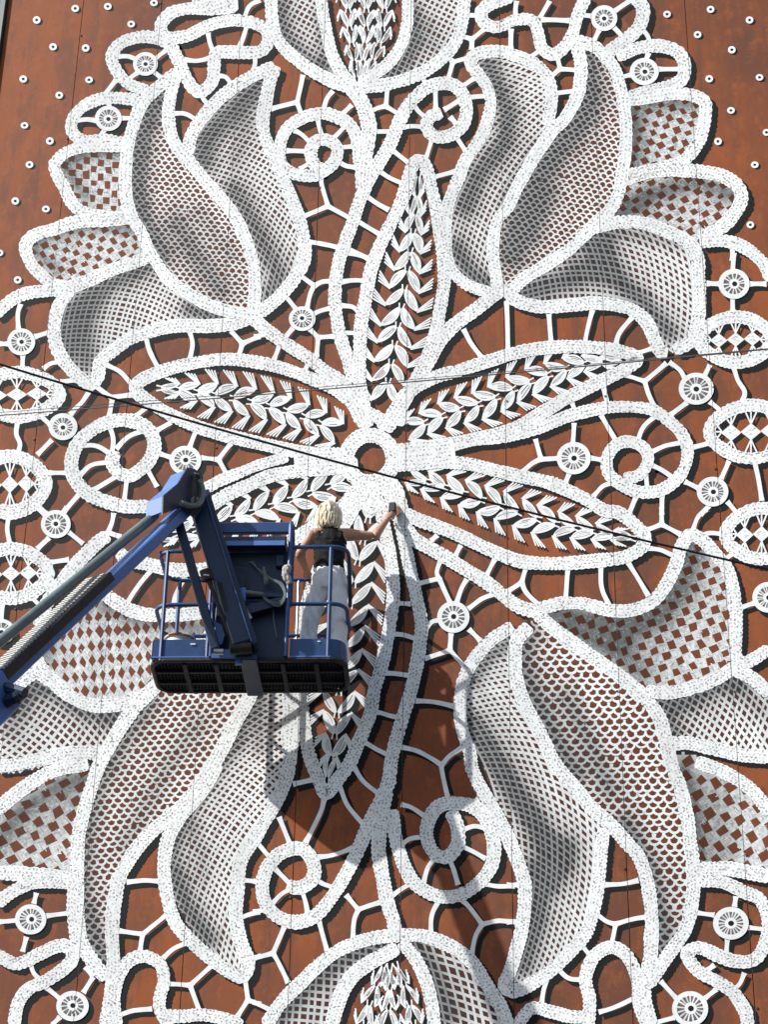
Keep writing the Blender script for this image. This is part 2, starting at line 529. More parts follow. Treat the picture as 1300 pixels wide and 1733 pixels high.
BROWN = np.array([0.20, 0.058, 0.026])
def fill(P, poly, kind, ang=45.0, sp=8.0, blobs=(), ang2=None, bend=0.0, bend2=0.0, lite=0.25):
    """netting (net), fish-scale mesh (scale) or woven cloth with square holes (check) inside an outline.
    blobs: soft sprays of grey paint: (polyline, radius, strength) in px"""
    poly = spline(poly, 6, True) if len(poly) > 5 else poly
    x_, y_ = poly[:, 0], poly[:, 1]
    turn = np.sign(np.sum(x_ * np.roll(y_, -1) - y_ * np.roll(x_, -1)))
    _, nrm_ = normals(poly, True)
    poly = poly - nrm_ * turn * 6.0                # run the net in under its tape
    lo, hi = poly.min(0) - 2, poly.max(0) + 2
    ctr = (lo + hi) / 2
    R = np.hypot(*(hi - lo)) / 2
    def shade(pt):
        s = np.full(len(pt), lite)
        for L, br, bs in blobs:
            d2 = np.full(len(pt), 1e9)
            for a, b in zip(L[:-1], L[1:]):
                ab = b - a
                t = np.clip(((pt - a) @ ab) / max(1e-6, ab @ ab), 0, 1)
                d2 = np.minimum(d2, ((pt - a - t[:, None] * ab) ** 2).sum(1))
            s = s + bs * np.exp(-d2 / (1.5 * br * br)) + 0.34 * bs * np.exp(-d2 / (8 * br * br))
        return np.clip(s, 0, 0.93)
    g = 5.0
    gx, gy = np.arange(lo[0], hi[0], g), np.arange(lo[1], hi[1], g)
    cx, cy = np.meshgrid(gx, gy)
    c0 = np.stack([cx.ravel(), cy.ravel()], 1)
    ok = inside(poly, c0 + g / 2)
    c0 = c0[ok]
    q = np.stack([c0, c0 + (g, 0), c0 + (g, g), c0 + (0, g)], 1)
    sv = shade(q.reshape(-1, 2)).reshape(-1, 4, 1)
    grain = rng.normal(1, 0.10, (len(q), 1, 1))
    if kind == 'check':
        base = (WHITE * 0.84) * (1 - sv) + np.array([0.075, 0.08, 0.08]) * sv
    else:
        base = BROWN * (0.46 if kind == 'net' else 0.66) * (1 - sv) + np.array([0.020, 0.020, 0.021]) * sv
    P.quads(q, Y_FILL, base * grain)
    a1 = math.radians(ang)
    a2 = math.radians(ang + 90 if ang2 is None else ang2)
    def frame(a):
        return np.array([math.cos(a), math.sin(a)]), np.array([-math.sin(a), math.cos(a)])
    def lcol(sv, k=1.0):
        sv = np.clip(sv * k, 0, 1)[..., None]
        return (WHITE * (1 - sv) ** 1.15 + np.array([0.13, 0.135, 0.135]) * sv)
    if kind == 'net':
        for li, (a, bd) in enumerate(((a1, bend), (a2, bend2))):
            d, nn = frame(a)
            ts = np.arange(-R, R, 4.0)
            for o in np.arange(-R * 1.4, R * 1.4, sp):
                o2 = o + random.gauss(0, 0.06 * sp)
                lat = o2 + bd * (ts / 100.0) ** 2 * 10 + wob(len(ts), 8, 0.35)
                p = ctr + d * ts[:, None] + nn * lat[:, None]
                ins = inside(poly, p)
                if not ins.any(): continue
                _, nm = normals(p)
                sv = shade(p)
                wd = sp * (0.222 - 0.07 * sv) * random.uniform(.85, 1.15)
                A, B = p + nm * wd[:, None], p - nm * wd[:, None]
                m = ins[:-1] & ins[1:]
                qq = np.stack([A[:-1], A[1:], B[1:], B[:-1]], 1)[m]
                cc = lcol(sv, 0.9) * random.uniform(.9, 1.03)
                cc = np.stack([cc[:-1], cc[1:], cc[1:], cc[:-1]], 1)[m]
                P.quads(qq, Y_LINE + 0.0002 * li, cc)
    elif kind == 'scale':
        d, nn = frame(a1)                         # d = the way the scales hang
        k = 0
        th = np.linspace(0.0, math.pi, 9)
        hw = sp * 0.5
        for tt in np.arange(-R * 1.3, R * 1.3, sp * 0.60):
            k += 1
            for oo in np.arange(-R * 1.3, R * 1.3, sp):
                o2 = oo + (hw if k % 2 else 0)
                c = ctr + d * (tt + bend * (o2 / 100) ** 2 * 10) + nn * (o2 + bend2 * (tt / 100) ** 2 * 10)
                c = c + rng.normal(0, sp * 0.05, 2)
                if not inside(poly, c[None])[0]: continue
                kx = random.uniform(.94, 1.1)
                ry = random.uniform(.78, 1.0)
                p = c + nn * (np.cos(th) * hw * kx)[:, None] + d * (np.sin(th) ** .8 * hw * 1.22 * ry)[:, None]
                _, nm = normals(p)
                sv = shade(p)
                wd = sp * 0.115 * random.uniform(.85, 1.15)
                A, B = p + nm * wd, p - nm * wd
                cc = lcol(sv, 0.85)
                P.quads(np.stack([A[:-1], A[1:], B[1:], B[:-1]], 1), Y_LINE + 0.0004 * ((k % 3) * .33) + random.random() * 0.00004,
                        np.stack([cc[:-1], cc[1:], cc[1:], cc[:-1]], 1))
    elif kind == 'check':
        d, nn = frame(a1)
        e, _ = frame(a2)
        q, c = [], []
        k = 0
        st, hs = [], []
        for i in np.arange(-R * 1.4 // sp, R * 1.4 // sp + 1):
            for j in np.arange(-R * 1.4 // sp, R * 1.4 // sp + 1):
                cc = ctr + d * (i * sp + bend * (j * sp / 100) ** 2 * 10) + e * (j * sp + bend2 * (i * sp / 100) ** 2 * 10)
                cc = cc + rng.normal(0, sp * .04, 2)
                if not inside(poly, cc[None])[0]: continue
                sv = shade(cc[None])[0]
                if (i + j) % 2 == 0:
                    h = sp * random.uniform(.35, .49)
                    h2 = sp * random.uniform(.35, .49)
                    jit = rng.normal(0, sp * .06, (4, 2))
                    q.append(np.array([cc - d * h - e * h2, cc + d * h - e * h2, cc + d * h + e * h2, cc - d * h + e * h2]) + jit)
                    c.append(BROWN * (0.88 - 0.66 * sv) * random.uniform(.9, 1.1))
                else:                              # weave strokes on the cloth squares
                    for _ in range(9):
                        dd = d if random.random() < .5 else e
                        p0 = cc + rng.uniform(-.45, .45, 2) * sp
                        ee = np.array([-dd[1], dd[0]])
                        l = sp * random.uniform(.08, .22)
                        st.append([p0 - dd * l - ee * .5, p0 + dd * l - ee * .5, p0 + dd * l + ee * .5, p0 - dd * l + ee * .5])
                        g = random.choice((.95, .9, .22, .30, .4)) * (1 - .75 * sv)
                        hs.append((g, g, g * .98))
        if q: P.quads(q, Y_LINE, np.array(c))
        if st: P.quads(st, Y_LINE + 0.0002 + rng.random(len(st)) * 0.0002, np.array(hs))

def leaf(P, a, b, w, dark=0.0):
    a, b = np.asarray(a, float), np.asarray(b, float)
    n = 9
    t = np.linspace(0, 1, n)
    d = b - a
    L = max(1e-3, np.hypot(*d))
    nm = np.array([-d[1], d[0]]) / L
    side = random.choice((-1, 1)) * random.uniform(0.02, .08) * L
    p = a + d * t[:, None] + nm * (np.sin(math.pi * t) * side)[:, None]
    h = w / 2 * np.sin(math.pi * np.clip(t * .94 + .04, 0, 1)) ** .75 + 0.8
    nms = np.repeat(nm[None], n, 0)
    ribbon(P, p + np.array([SHX * .8, SHY]), h + .8, h + .8, yblack(), BLACK, nms)
    y = Y_LEAF + 0.0003 + random.random() * 0.0004
    ribbon(P, p, h, h, y, WHITE * random.uniform(.94, 1.0), nms)
    for f in (-.5, -.12, .22, .55):
        if random.random() < .15: continue
        m0, m1 = random.randint(1, 3), random.randint(5, 7)
        g = random.choice((.14, .24, .36, .48))
        hh = random.uniform(.4, .85)
        ribbon(P, (p + nm * (h * f)[:, None])[m0:m1 + 1], hh, hh, y + 0.0001, np.array([g * 1.05, g, g]), nms[m0:m1 + 1])

def plait(P, spine, sp=32.0, lat=0.56, start=0.3, thr=4, lw=13.0, fwd=1.0):
    """wheat-ear braid down the middle of a leaf: chevrons of leaf stitches tied to both tapes; spine rows x, y, half width"""
    spine = np.asarray(spine, float)
    p = spline(spine[:, :2], 2.0)
    L0 = np.r_[0, np.cumsum(np.hypot(*np.diff(spine[:, :2], axis=0).T))]
    s = np.arange(len(p)) * 2.0
    hw = np.interp(s / s[-1] * L0[-1], L0, spine[:, 2])
    t, nm = normals(p)
    at = sp * start
    while at < s[-1] - sp * 0.4:
        i = int(at / 2.0)
        S, T, N, h = p[i], t[i], nm[i], hw[i]
        for sd in (-1, 1):
            O = S + T * sp * fwd * random.uniform(.92, 1.06) + N * sd * h * lat
            leaf(P, S + N * sd * 2.2 - T * 1, O, min(lw, h * .5) * random.uniform(.9, 1.1))
            for k in range(thr):
                E_ = S + T * (sp * (.24 + fwd - .95) + 5.4 * (k - (thr - 1) / 2) + sp * .15) + N * sd * (h + 3)
                thread(P, O + T * (k - 1) * 1.2, E_, 2.2)
        for k in (-1, 1):                          # the two ties between stitches
            thread(P, S + N * k * 3, S - T * sp * .28 + N * k * 4.5, 2.2, False)
        at += sp

def disc(P, c, r0, r1, y, col, n=24, asp=1.0, col1=None):
    a = np.linspace(0, 2 * math.pi, n + 1)
    u = np.stack([np.cos(a), np.sin(a) * asp], 1)
    A, B = c + u * r0, c + u * r1
    q = np.stack([A[:-1], A[1:], B[1:], B[:-1]], 1)
    if col1 is None: P.quads(q, y, col)
    else:
        cc = np.empty((n, 4, 3))
        cc[:, :2], cc[:, 2:] = col, col1
        P.quads(q, y, cc)
def rosette(c, r):
    P = Paint()
    c = np.asarray(c, float)
    a = random.uniform(.90, .98)
    r = r * random.uniform(.97, 1.03)
    disc(P, c + (SHX * .75, SHY * 1.0), 0.1, r + .8, yblack(), BLACK, asp=a)
    y = 0.0086
    disc(P, c, 0.1, r * .76, y, np.array([.26, .25, .25]), asp=a, col1=np.array([.085, .065, .06]))
    disc(P, c + rng.normal(0, .5, 2), r * random.uniform(.66, .73), r, y + .0002, WHITE * random.uniform(.93, 1), 30, a)
    n = random.randint(14, 19)
    t0 = random.random()
    for k in range(n):
        th = 2 * math.pi * (k + t0 + random.uniform(-.2, .2)) / n
        u = np.array([math.cos(th), math.sin(th) * a])
        e = np.array([-u[1], u[0]])
        P.quads([c + u * r * .28 - e * r * .025, c + u * r * .28 + e * r * .025, c + u * r * .74 + e * r * .052, c + u * r * .74 - e * r * .052], y + .0001, WHITE * random.uniform(.7, 1))
    disc(P, c, r * .15, r * .34, y + .0003, WHITE, 14, a)
    disc(P, c + (.5, .3), 0.1, r * .17, y + .0004, BLACK, 10, a)
    return P.build("lace_rosette", wall)
def dot(c, r=6.6):
    P = Paint()
    c = np.asarray(c, float)
    a = random.uniform(.82, .98)
    disc(P, c + (4.0, 2.6), .1, r * .98, yblack(), BLACK, 14, a)
    disc(P, c, r * .36, r, Y_BAR, WHITE, 14, a)
    disc(P, c, .05, r * .40, Y_BAR + .0003, BLACK, 8, a)
    return P.build("lace_dot", wall)
def medallion(c, rx, ry, w=19, nd=3, gap=None):
    P = Paint()
    c = np.asarray(c, float)
    a = np.linspace(0, 2 * math.pi, 17)[:-1]
    k = 1 + .05 * np.cos(2 * a) ** 2
    cord(P, c + np.stack([np.cos(a) * rx * k, np.sin(a) * ry * k], 1), w, True)
    o = P.build("lace_medallion", wall)
    Q = Paint()
    ix, iy = rx - w * .5 + 3, ry - w * .5 + 3
    gap = gap or ix * .56
    dx, dy = gap * .52, iy * .40
    for i in range(nd):
        m = c + np.array([(i - (nd - 1) / 2) * gap, (i - (nd - 1) / 2) * -1.5])
        dm = np.array([m + (-dx, 0), m + (0, -dy), m + (dx, 0), m + (0, dy)])
        Q.quads(dm + np.array([SHX * .6, SHY * .7]), yblack(), BLACK)
        Q.quads(dm, Y_LEAF, WHITE * .96)
        for _ in range(6):
            z = m + rng.uniform(-.45, .45, 2) * (dx, dy)
            Q.quads([z + (-2, -.4), z + (2, -.9), z + (2, .2), z + (-2, .6)], Y_LEAF + .0003, np.array([.4, .4, .39]))
        for sd in (-1, 1):
            for j in (-1, 0, 1):
                ex = m[0] + j * gap * .33
                yy = iy * math.sqrt(max(0.02, 1 - ((ex - c[0]) / (ix + 2)) ** 2))
                thread(Q, m + (0, sd * dy * .9), (ex, c[1] + sd * (yy + 2)), 2.4)
    for sd in (-1, 1):
        m = c + (sd * ((nd - 1) / 2 * gap + dx * .9), 0)
        for j in (-1, 0, 1):
            thread(Q, m, c + (sd * (ix + 2) * (1 - .06 * abs(j)), j * iy * .34), 2.4)
    Q.build("diamond_stitches", o)
def motif(name, cords, w=21, parent=None, extra=None, **kw):
    P = Paint()
    for cdef in cords:
        ww = w
        cl = False
        if isinstance(cdef, tuple):
            cdef, ww = cdef[0], cdef[1]
        cord(P, tr(cdef), ww, cl, **kw)
    return P.build(name, parent or wall)
def filling(name, parent, *a, **k):
    P = Paint()
    fill(P, *a, **k)
    return P.build(name, parent)
def sk(*a):
    """spray strokes: trace string, radius, strength, ..."""
    return [(tr(a[i]), a[i + 1], a[i + 2]) for i in range(0, len(a), 3)]
# ------------------------------------------------------------------ mural: the drawing
# dots scattered over the bare corners
for c in tr("A 375 43 538 33 769 15 182 101 655 121 264 235 427 241 115 396 444 400 295 477 121 628 248 706 146 824 75 1006 228 1046 -4 1265 "
            "C 1015 48 797 72 1210 101 950 174 1121 250 1008 395 1260 388 1117 553 1295 663 1052 708 1236 825 1214 1125 D 87 130"):
    dot(c)

# bars that tie the tapes together
BARS = """A 590 283 640 283 690 303|A 830 252 770 300|A 690 362 632 405|A 755 350 805 390|A 582 398 520 478|A 375 605 430 598 480 603|A 600 592 665 592|A 543 505 548 548|A 525 645 495 690
A 1040 165 1048 210 1065 255|A 1240 100 1220 180 1190 248|A 920 300 985 305 1048 292|A 1272 275 1275 320 1255 375|A 1085 380 1130 388 1165 440|A 1005 460 1020 500 1050 530|A 865 568 930 572 995 610|A 1300 0 1245 35 1215 110
B 85 545 150 528 215 512|B 245 375 232 440 215 512|B 215 512 242 585|B 395 455 365 495 348 545|B 490 525 440 575|B 318 595 330 650 345 695|B 200 652 240 675 290 725|B 460 625 425 665 390 700|B 160 755 275 758|B 505 732 425 740|B 505 838 460 830 420 808|B 228 848 295 805
B 335 870 340 930 370 1032|B 370 1032 245 1085|B 370 1032 480 1092|B 265 1208 340 1220 425 1240|B 668 440 660 532|B 660 532 610 545 565 575|B 660 532 730 575|B 585 660 700 658|B 685 745 785 825|B 625 855 680 890 745 920|B 555 975 610 1015 675 1052|B 515 1105 625 1172|B 450 1235 595 1305
B 838 365 862 435|B 908 440 910 548|B 1040 495 950 550|B 800 525 825 560 858 588|B 735 640 790 632 845 635|B 958 265 995 312|B 995 312 985 350 970 400|B 995 312 1070 290|B 1015 175 1090 198|B 1090 198 1155 145|B 1090 198 1090 250|B 1055 77 1125 78|B 1105 390 1045 432|B 1075 488 1165 480|B 1005 675 1058 755|B 980 585 1015 625|B 892 695 858 800|B 895 888 1005 858|B 1288 145 1285 245
C 45 5 38 50 40 95|C 210 5 160 92|C 165 100 310 104|C 15 145 15 245|C 360 75 425 82|C 610 5 530 60|C 458 148 428 210|C 525 130 578 188|C 668 145 700 180 712 222|C 705 265 688 310|C 750 347 878 347|C 565 388 618 375|C 698 408 705 445|C 165 250 105 292|C 243 275 262 345|C 262 345 350 352|C 262 345 205 395|C 235 467 345 455|C 1125 1245 1125 1305
D 102 250 88 300 90 375|D -5 450 45 450|D 172 415 245 392|D 113 505 110 575|D 215 575 255 548 310 540|D 300 640 380 630|D 455 672 410 740 380 770 350 805|D 200 808 255 860|D 88 832 80 900 98 950 85 1008|D 260 930 185 1005|D 245 1095 340 1095|D 470 655 555 718|D 555 718 655 705|D 562 720 545 815|D 525 552 600 590 665 660|D 728 415 750 490 795 578|D 948 388 962 450 948 535|D 1155 385 1212 448|D 1212 448 1300 412|D 1212 448 1192 515|D 735 765 675 815|D 785 882 855 842|D 795 998 862 1020|D 980 885 948 965
D 1005 1020 1092 1028|D 1092 1028 1155 945|D 1092 1028 1135 1105|D 738 1080 785 1165|D 400 1195 315 1295|D 635 1115 620 1235|D 185 1255 235 1305|D 545 858 565 920 560 995|D 715 885 640 915 580 975|D 405 960 480 960 550 1000|D 400 1105 460 1055 555 1040|D 465 1182 595 1105
E 210 90 300 160|E 300 160 340 140 385 135|E 300 160 280 205 265 270|E 152 205 210 275|E 295 302 330 285 385 270|E 195 370 145 430|E 275 372 320 417|E 320 417 405 412|E 320 417 312 515|E 435 140 500 132 565 135|E 435 258 490 265 525 290|E 445 395 535 395|E 465 -5 540 10 595 42|E 0 415 55 402|E 128 455 100 530|E 275 540 248 595|E 1048 375 1085 445 1145 525|E 1265 235 1272 495
F 1132 -5 1125 90|F 995 148 1060 150|F 1210 150 1295 150|F 1125 210 1125 290|F 205 300 217 445|F 425 280 398 380 385 455|F 625 315 560 395 538 460|F 645 498 725 472|F 795 545 685 637|F 685 637 575 602|F 685 637 700 690 730 760|F 808 540 860 580 888 625|F 1012 555 980 620|F 1130 565 1150 630 1185 690 1172 745|F 898 742 815 805|F 1010 738 1075 795|F 925 968 1015 945|F 478 665 500 755|F 318 735 342 800|F 180 810 180 865|F 332 845 325 960
F 138 925 165 1027|F 165 1027 255 1022|F 165 1027 120 1050 75 1090|F 412 1020 475 1032|F 308 1095 288 1145|F 465 805 510 880 552 950|F 740 810 680 865 648 940|F 865 945 790 960 715 992|F 718 1055 770 1080 835 1125|F 690 1085 700 1185|F 515 1145 470 1165 425 1215|F 885 1138 955 1172|F 1108 1035 1068 1125|F 1235 1035 1255 1130 1272 1235|F 1098 1238 1155 1305|F 642 1215 605 1305|F 772 1205 770 1305|F 1008 1260 965 1305
G 42 38 35 110 50 190|G 185 -5 230 45|G 335 -5 305 35|G 245 148 185 205|G 340 118 415 180|G 568 25 560 70 540 122|G 540 122 470 180|G 540 122 605 145|G 245 272 345 258|G 145 435 205 495|G 225 370 290 370|G 760 305 690 390 635 475|G 925 345 880 430 868 495|G 12 475 5 565
H 932 265 915 320 925 352|H 925 352 982 475|H 925 352 825 378|H 1065 355 1040 400 1013 475|H 1205 428 1140 455 1072 505|H 935 560 890 570 855 615|H 1075 605 1135 665|H 987 625 980 712|H 980 712 855 752|H 980 712 1055 795|H 715 475 785 480|H 695 630 750 635 815 655|H 655 825 720 830 795 840|H 810 965 900 970 1005 992|H 605 1018 670 1035 745 1055|H 545 1165 610 1205 690 1245|H 735 1195 830 1220 940 1285|H 940 1285 980 1240 1045 1195|H 1035 185 1005 245|H 1205 255 1165 335|H 918 135 885 165
I 770 -5 770 82|I 770 82 695 110|I 770 82 865 132|I 995 5 950 50 925 115|I 970 140 1010 125 1080 132|I 695 200 760 210 840 242|I 598 265 650 350 705 440|I 465 285 470 400 505 485|I 302 295 288 465|I 92 295 70 372|I 70 372 90 420 158 488|I 70 372 -5 420|I 1085 262 1110 240 1140 225|I 1165 500 1235 475
J 182 645 168 700|J 230 760 345 745|J -5 790 95 780|J 132 865 112 940|J 150 995 165 1040 195 1075|J 225 1115 300 1175|J 465 1065 415 1145|J 425 1015 465 1065|J 300 1265 260 1305|J 632 592 720 583 805 587|J 595 835 712 852|J 712 852 840 748|J 712 852 700 935|J 815 972 860 930 925 898|J 835 1100 950 1107|J 950 1107 1060 1008|J 950 1107 1000 1245|J 585 1262 660 1235 760 1225|J 1200 580 1300 590|J 1195 775 1240 755 1300 740|J 1245 972 1305 960|J 1225 1075 1240 1182|J 1240 1182 1305 1202|J 1240 1182 1185 1265
K 125 265 180 400|K 352 175 330 250 258 395|K 15 395 85 475|K -5 585 45 602|K -5 742 55 728|K 152 815 95 947|K 95 947 -5 972|K 95 947 130 1010 172 1095|K -5 1190 85 1232
K 195 102 295 78|K 425 105 470 210 550 305|K 500 15 550 90 625 152|K 315 467 400 455 495 420|K 305 575 345 600 405 620|K 240 635 258 690 268 745|K 105 525 195 615|K 185 625 140 650 95 695|K 325 785 365 935|K 460 655 522 728|K 522 728 635 690|K 522 728 500 790 495 875|K 790 595 740 625 685 665|K 735 202 790 220 860 265|K 742 402 780 375 845 365|K 935 -5 945 60 972 178|K 1045 330 1100 312 1160 322|K 1035 410 1090 435 1160 475|K 910 465 870 520 848 595|K 972 465 1000 530 1022 605|K 1145 598 1220 612 1305 610|K 925 685 890 760 885 855|K 1035 675 1080 720 1142 802|K 1142 802 1220 785 1305 790|K 1142 802 1110 860 1088 955|K 1125 175 1085 195
L -5 605 50 605|L -5 790 50 790|L 485 605 570 600 655 583|L 435 745 490 785 540 802|L 540 802 610 780 695 765|L 540 802 520 900|L 365 900 415 962|L 235 1005 300 1070 375 1080|L 205 1055 180 1130 168 1205|L 945 745 1035 757|L 1142 662 1135 715|L 1205 818 1305 830|L 1100 875 1093 950|L 455 1242 540 1215 645 1165|L 765 1085 845 1175|L 1045 1125 985 1175|L 995 1035 1035 1005|L 1185 1045 1160 1100 1115 1140|L 735 1295 835 1268"""
for ln in BARS.replace("\n", "|").split("|"):
    P = Paint()
    bar(P, tr(ln))
    P.build("lace_bar", wall)

# round buttons
for x, y, r in ((246, 109, 20.5), (183, 202, 22.5), (1023, 32, 23), (1092, 122, 25), (36, 579, 24), (106, 724, 24.5), (314, 779, 26.5), (94, 887, 25.5),
                (2, 1070, 23), (1244, 481, 27), (1179, 659, 29), (972, 776, 28.5), (1208, 833, 27.5), (511, 539, 23), (768, 1044, 28), (1302, 1012, 27),
                (53, 1556, 26.5), (123, 1702, 28), (1238, 1563, 30.5), (1170, 1707, 31)):
    rosette((x, y), r)
# oval medallions
for c, rx, ry, w in (((28, 668), 68, 36, 21), ((16, 820), 58, 45, 22), ((18, 971), 60, 40, 21), ((1246, 575), 58, 37, 20), ((1272, 731), 67, 43, 20), ((1290, 904), 58, 41, 20)):
    medallion(c, rx, ry, w)

# curls of tape in the upper corners
motif("lace_curl", [("A 960 15 1060 18 1190 12", 38), "A 1150 5 1040 38 930 45 850 70 805 130 830 185 930 180 1040 130 1140 105 1240 110 1320 140 1345 190 1325 240 1280 262 1180 262 1085 268 1070 340 1060 410 1005 460 955 430 910 340 860 240 810 190"], 20)
motif("lace_curl", ["A 740 460 640 420 575 345 558 280 600 220 680 190 770 190 850 225"], 19)
motif("lace_curl", ["A 700 505 600 490 500 495 420 530 365 590 360 660 420 705 520 700 600 712 660 705"], 19)
motif("lace_curl", ["C 395 -20 350 80 325 170 280 240 225 275 170 240 150 170 120 105 40 100 -40 130 B 1200 145 1150 110 1140 60 1190 20 1290 -15"], 20)
motif("lace_curl", ["C 625 -25 675 40 660 130 600 190 530 240 485 280"], 22)
motif("lace_curl", ["C 545 285 660 240 760 230 850 260 885 330 870 400 800 440 700 460 600 490"], 21)
# outer woven scales of the four big flowers
o = motif("lace_scale", ["A 650 730 540 730 420 735 330 760 275 815 278 860 320 940 360 1020 410 1060 520 1085 660 1090"], 19)
filling("woven_filling", o, tr("A 290 820 370 760 480 750 620 760 630 900 630 1080 540 1070 410 1030 330 900"), 'check', 8, 12.4, sk('P 110 275 150 258 205 258', 9, .6, 'P 115 292 145 335', 8, .45), 92, lite=.13)
o = motif("lace_scale", ["A 690 1085 520 1105 390 1112 260 1150 165 1180 125 1230 140 1300 D 155 50 200 100 260 150 340 170"], 20)
filling("woven_filling", o, tr("A 140 1215 240 1170 420 1130 670 1140 730 1290 D 730 10 640 40 520 110 375 160 270 110 180 20"), 'check', -28, 12.4, sk('P 55 412 100 395 150 383 222 388', 9, .5, 'P 62 430 95 458', 9, .4), 55, lite=.13)
o = motif("lace_scale", ["C 580 505 700 490 810 470 920 475 985 510 988 590 970 680 930 750 870 810 760 840 600 875"], 20)
filling("woven_filling", o, tr("C 605 525 760 505 965 505 960 640 890 755 760 825 595 850"), 'check', -24, 12.6, sk('P 1072 188 1076 240 1070 276', 15, .6, 'P 1100 176 1172 178', 9, .5), 58, lite=.14)
o = motif("lace_scale", ["C 575 905 700 860 830 850 960 860 1080 885 1155 940 1165 1010 1120 1090 1050 1150 960 1200"], 22)
filling("woven_filling", o, tr("C 560 920 720 870 900 870 1060 895 1145 960 1120 1040 1030 1130 880 1210 780 1160 680 1110 490 1110 540 1000"), 'check', -30, 13.2, sk('P 1042 365 1100 330 1180 308 1240 328', 15, .55, 'P 1060 350 1090 345', 14, .3), 52, lite=.13)
o = motif("lace_scale", ["G 540 135 470 190 400 260 340 330 280 410 220 500 190 590", "G 165 700 200 790 270 870 340 935 450 985 590 985 690 940", "G 470 390 580 470 660 515 760 535 880 535 1000 525 1120 510 H 60 540"], 22)
filling("woven_filling", o, tr("G 200 690 250 600 370 500 470 400 560 480 640 525 800 550 1060 540 1060 640 900 770 780 870 640 940 500 950 360 910 280 850 215 760"), 'check', 52, 14.6, sk('P 72 1110 88 1060 130 1030', 14, .5, 'P 180 1026 230 1050 335 1062', 12, .5), 118, lite=.16)
o = motif("lace_scale", ["I 130 515 260 478 380 480 500 510 620 510 720 470 790 390 840 290 870 190 915 135 970 160 1030 220 1090 290 1120 370 1140 480 1145 600 1140 720 1155 800", "I 690 920 820 920 940 895 1050 850 1130 800 1220 760 1310 705"], 21)
filling("woven_filling", o, tr("I 190 515 300 500 430 535 560 535 680 515 790 455 850 350 880 230 920 180 1000 240 1090 310 1110 420 1120 600 1100 730 1030 820 880 905 660 905 560 810 400 670"), 'check', -20, 15.5, sk('P 935 1040 1000 1062 1050 1062 1110 1040 1150 1000 1168 935', 24, .7, 'P 1030 1085 1080 1135', 24, .45), 66, lite=.11, bend=.3)
o = motif("lace_scale", ["J -20 240 80 150 180 80 300 25 440 0", "J -20 545 120 550 250 560 390 590"], 23)
filling("woven_filling", o, tr("J 450 30 340 45 200 115 80 215 -30 320 -30 540 370 520 380 340 410 200"), 'check', -28, 18, sk('P 148 1312 85 1338 30 1380 -4 1430', 17, .55, 'P 120 1360 60 1420', 16, .2), 58, lite=.11)
o = motif("lace_scale", ["L 940 -10 1060 30 1170 90 1250 160 1310 250", "L 950 525 1080 522 1180 540 1310 565"], 22)
filling("woven_filling", o, tr("L 850 -20 950 -15 1060 40 1190 110 1310 230 1310 540 1190 525 950 520 930 350 900 200"), 'check', -32, 18.5, sk('P 1158 1305 1172 1370 1180 1455', 20, .6, 'P 1215 1340 1225 1440', 18, .25), 56, lite=.13)

# netted leaves beside the big flowers
o = motif("lace_petal", ["D 355 175 290 270 270 380 290 480 340 560 400 620 450 648 490 610 500 540 570 480 660 420 780 380 900 360 1040 360 1150 350 1280 310", "D 320 178 450 130 560 80 680 40 760 10"], 21)
filling("net_filling", o, tr("D 740 30 600 75 480 120 370 205 305 300 280 400 315 490 390 595 440 620 490 530 570 460 690 390 820 345 980 345 1110 345 1200 320 1040 265 900 170 820 100"), 'net', 22, 8.6, sk('P 255 445 185 478 118 545 104 600', 17, .65, 'P 140 530 150 610', 18, .5, 'P 320 522 392 545', 12, .6), 108, 2.2, -1.4, .10)
o = motif("lace_petal", ["C 420 1140 560 1112 690 1122 800 1162 900 1212 960 1275 F 935 30 955 100 960 200 958 300 935 400 900 450 830 482", "F 0 208 90 250 200 265 330 255 450 245 560 260 640 290 700 350 735 430 765 490 800 500"], 21)
filling("net_filling", o, tr("C 440 1160 560 1130 700 1145 820 1200 915 1280 F 925 100 930 200 915 320 880 430 800 480 760 400 730 310 640 250 560 230 420 230 300 250 180 250 20 210 110 150 230 80 340 0"), 'net', 8, 9.6, sk('P 876 502 940 480 1015 452', 20, .65, 'P 1012 405 1032 460 1090 512 1132 562', 15, .6, 'P 960 420 1060 394 1150 408', 12, .35), 82, 1.8, 1.6, .10)
o = motif("lace_petal", ["G -10 960 60 905 130 845 190 820 260 875", "G -20 1290 60 1285 200 1258 330 1230 460 1225 540 1260"], 23)
filling("net_filling", o, tr("G -40 1000 60 920 180 880 250 890 320 940 420 990 500 1005 640 980 590 1080 520 1220 330 1240 170 1290 -40 1290"), 'net', 38, 11.0, sk('P 5 1195 60 1160 95 1162 130 1190 200 1216', 18, .7, 'P 40 1205 20 1240', 14, .25), 126, 1.4, 1.2, .14)
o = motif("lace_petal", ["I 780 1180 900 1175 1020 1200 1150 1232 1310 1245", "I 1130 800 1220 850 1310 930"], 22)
filling("net_filling", o, tr("I 700 950 880 940 1000 890 1110 810 1180 830 1260 890 1330 970 1330 1240 1180 1240 1100 1225 940 1185 830 1190 770 1060"), 'net', 40, 10.5, sk('P 1108 1192 1160 1182 1210 1150 1245 1138', 22, .75, 'P 1122 1218 1150 1255', 14, .5, 'P 1240 1150 1290 1200', 16, .3), 112, 1.2, 1.0, .05)

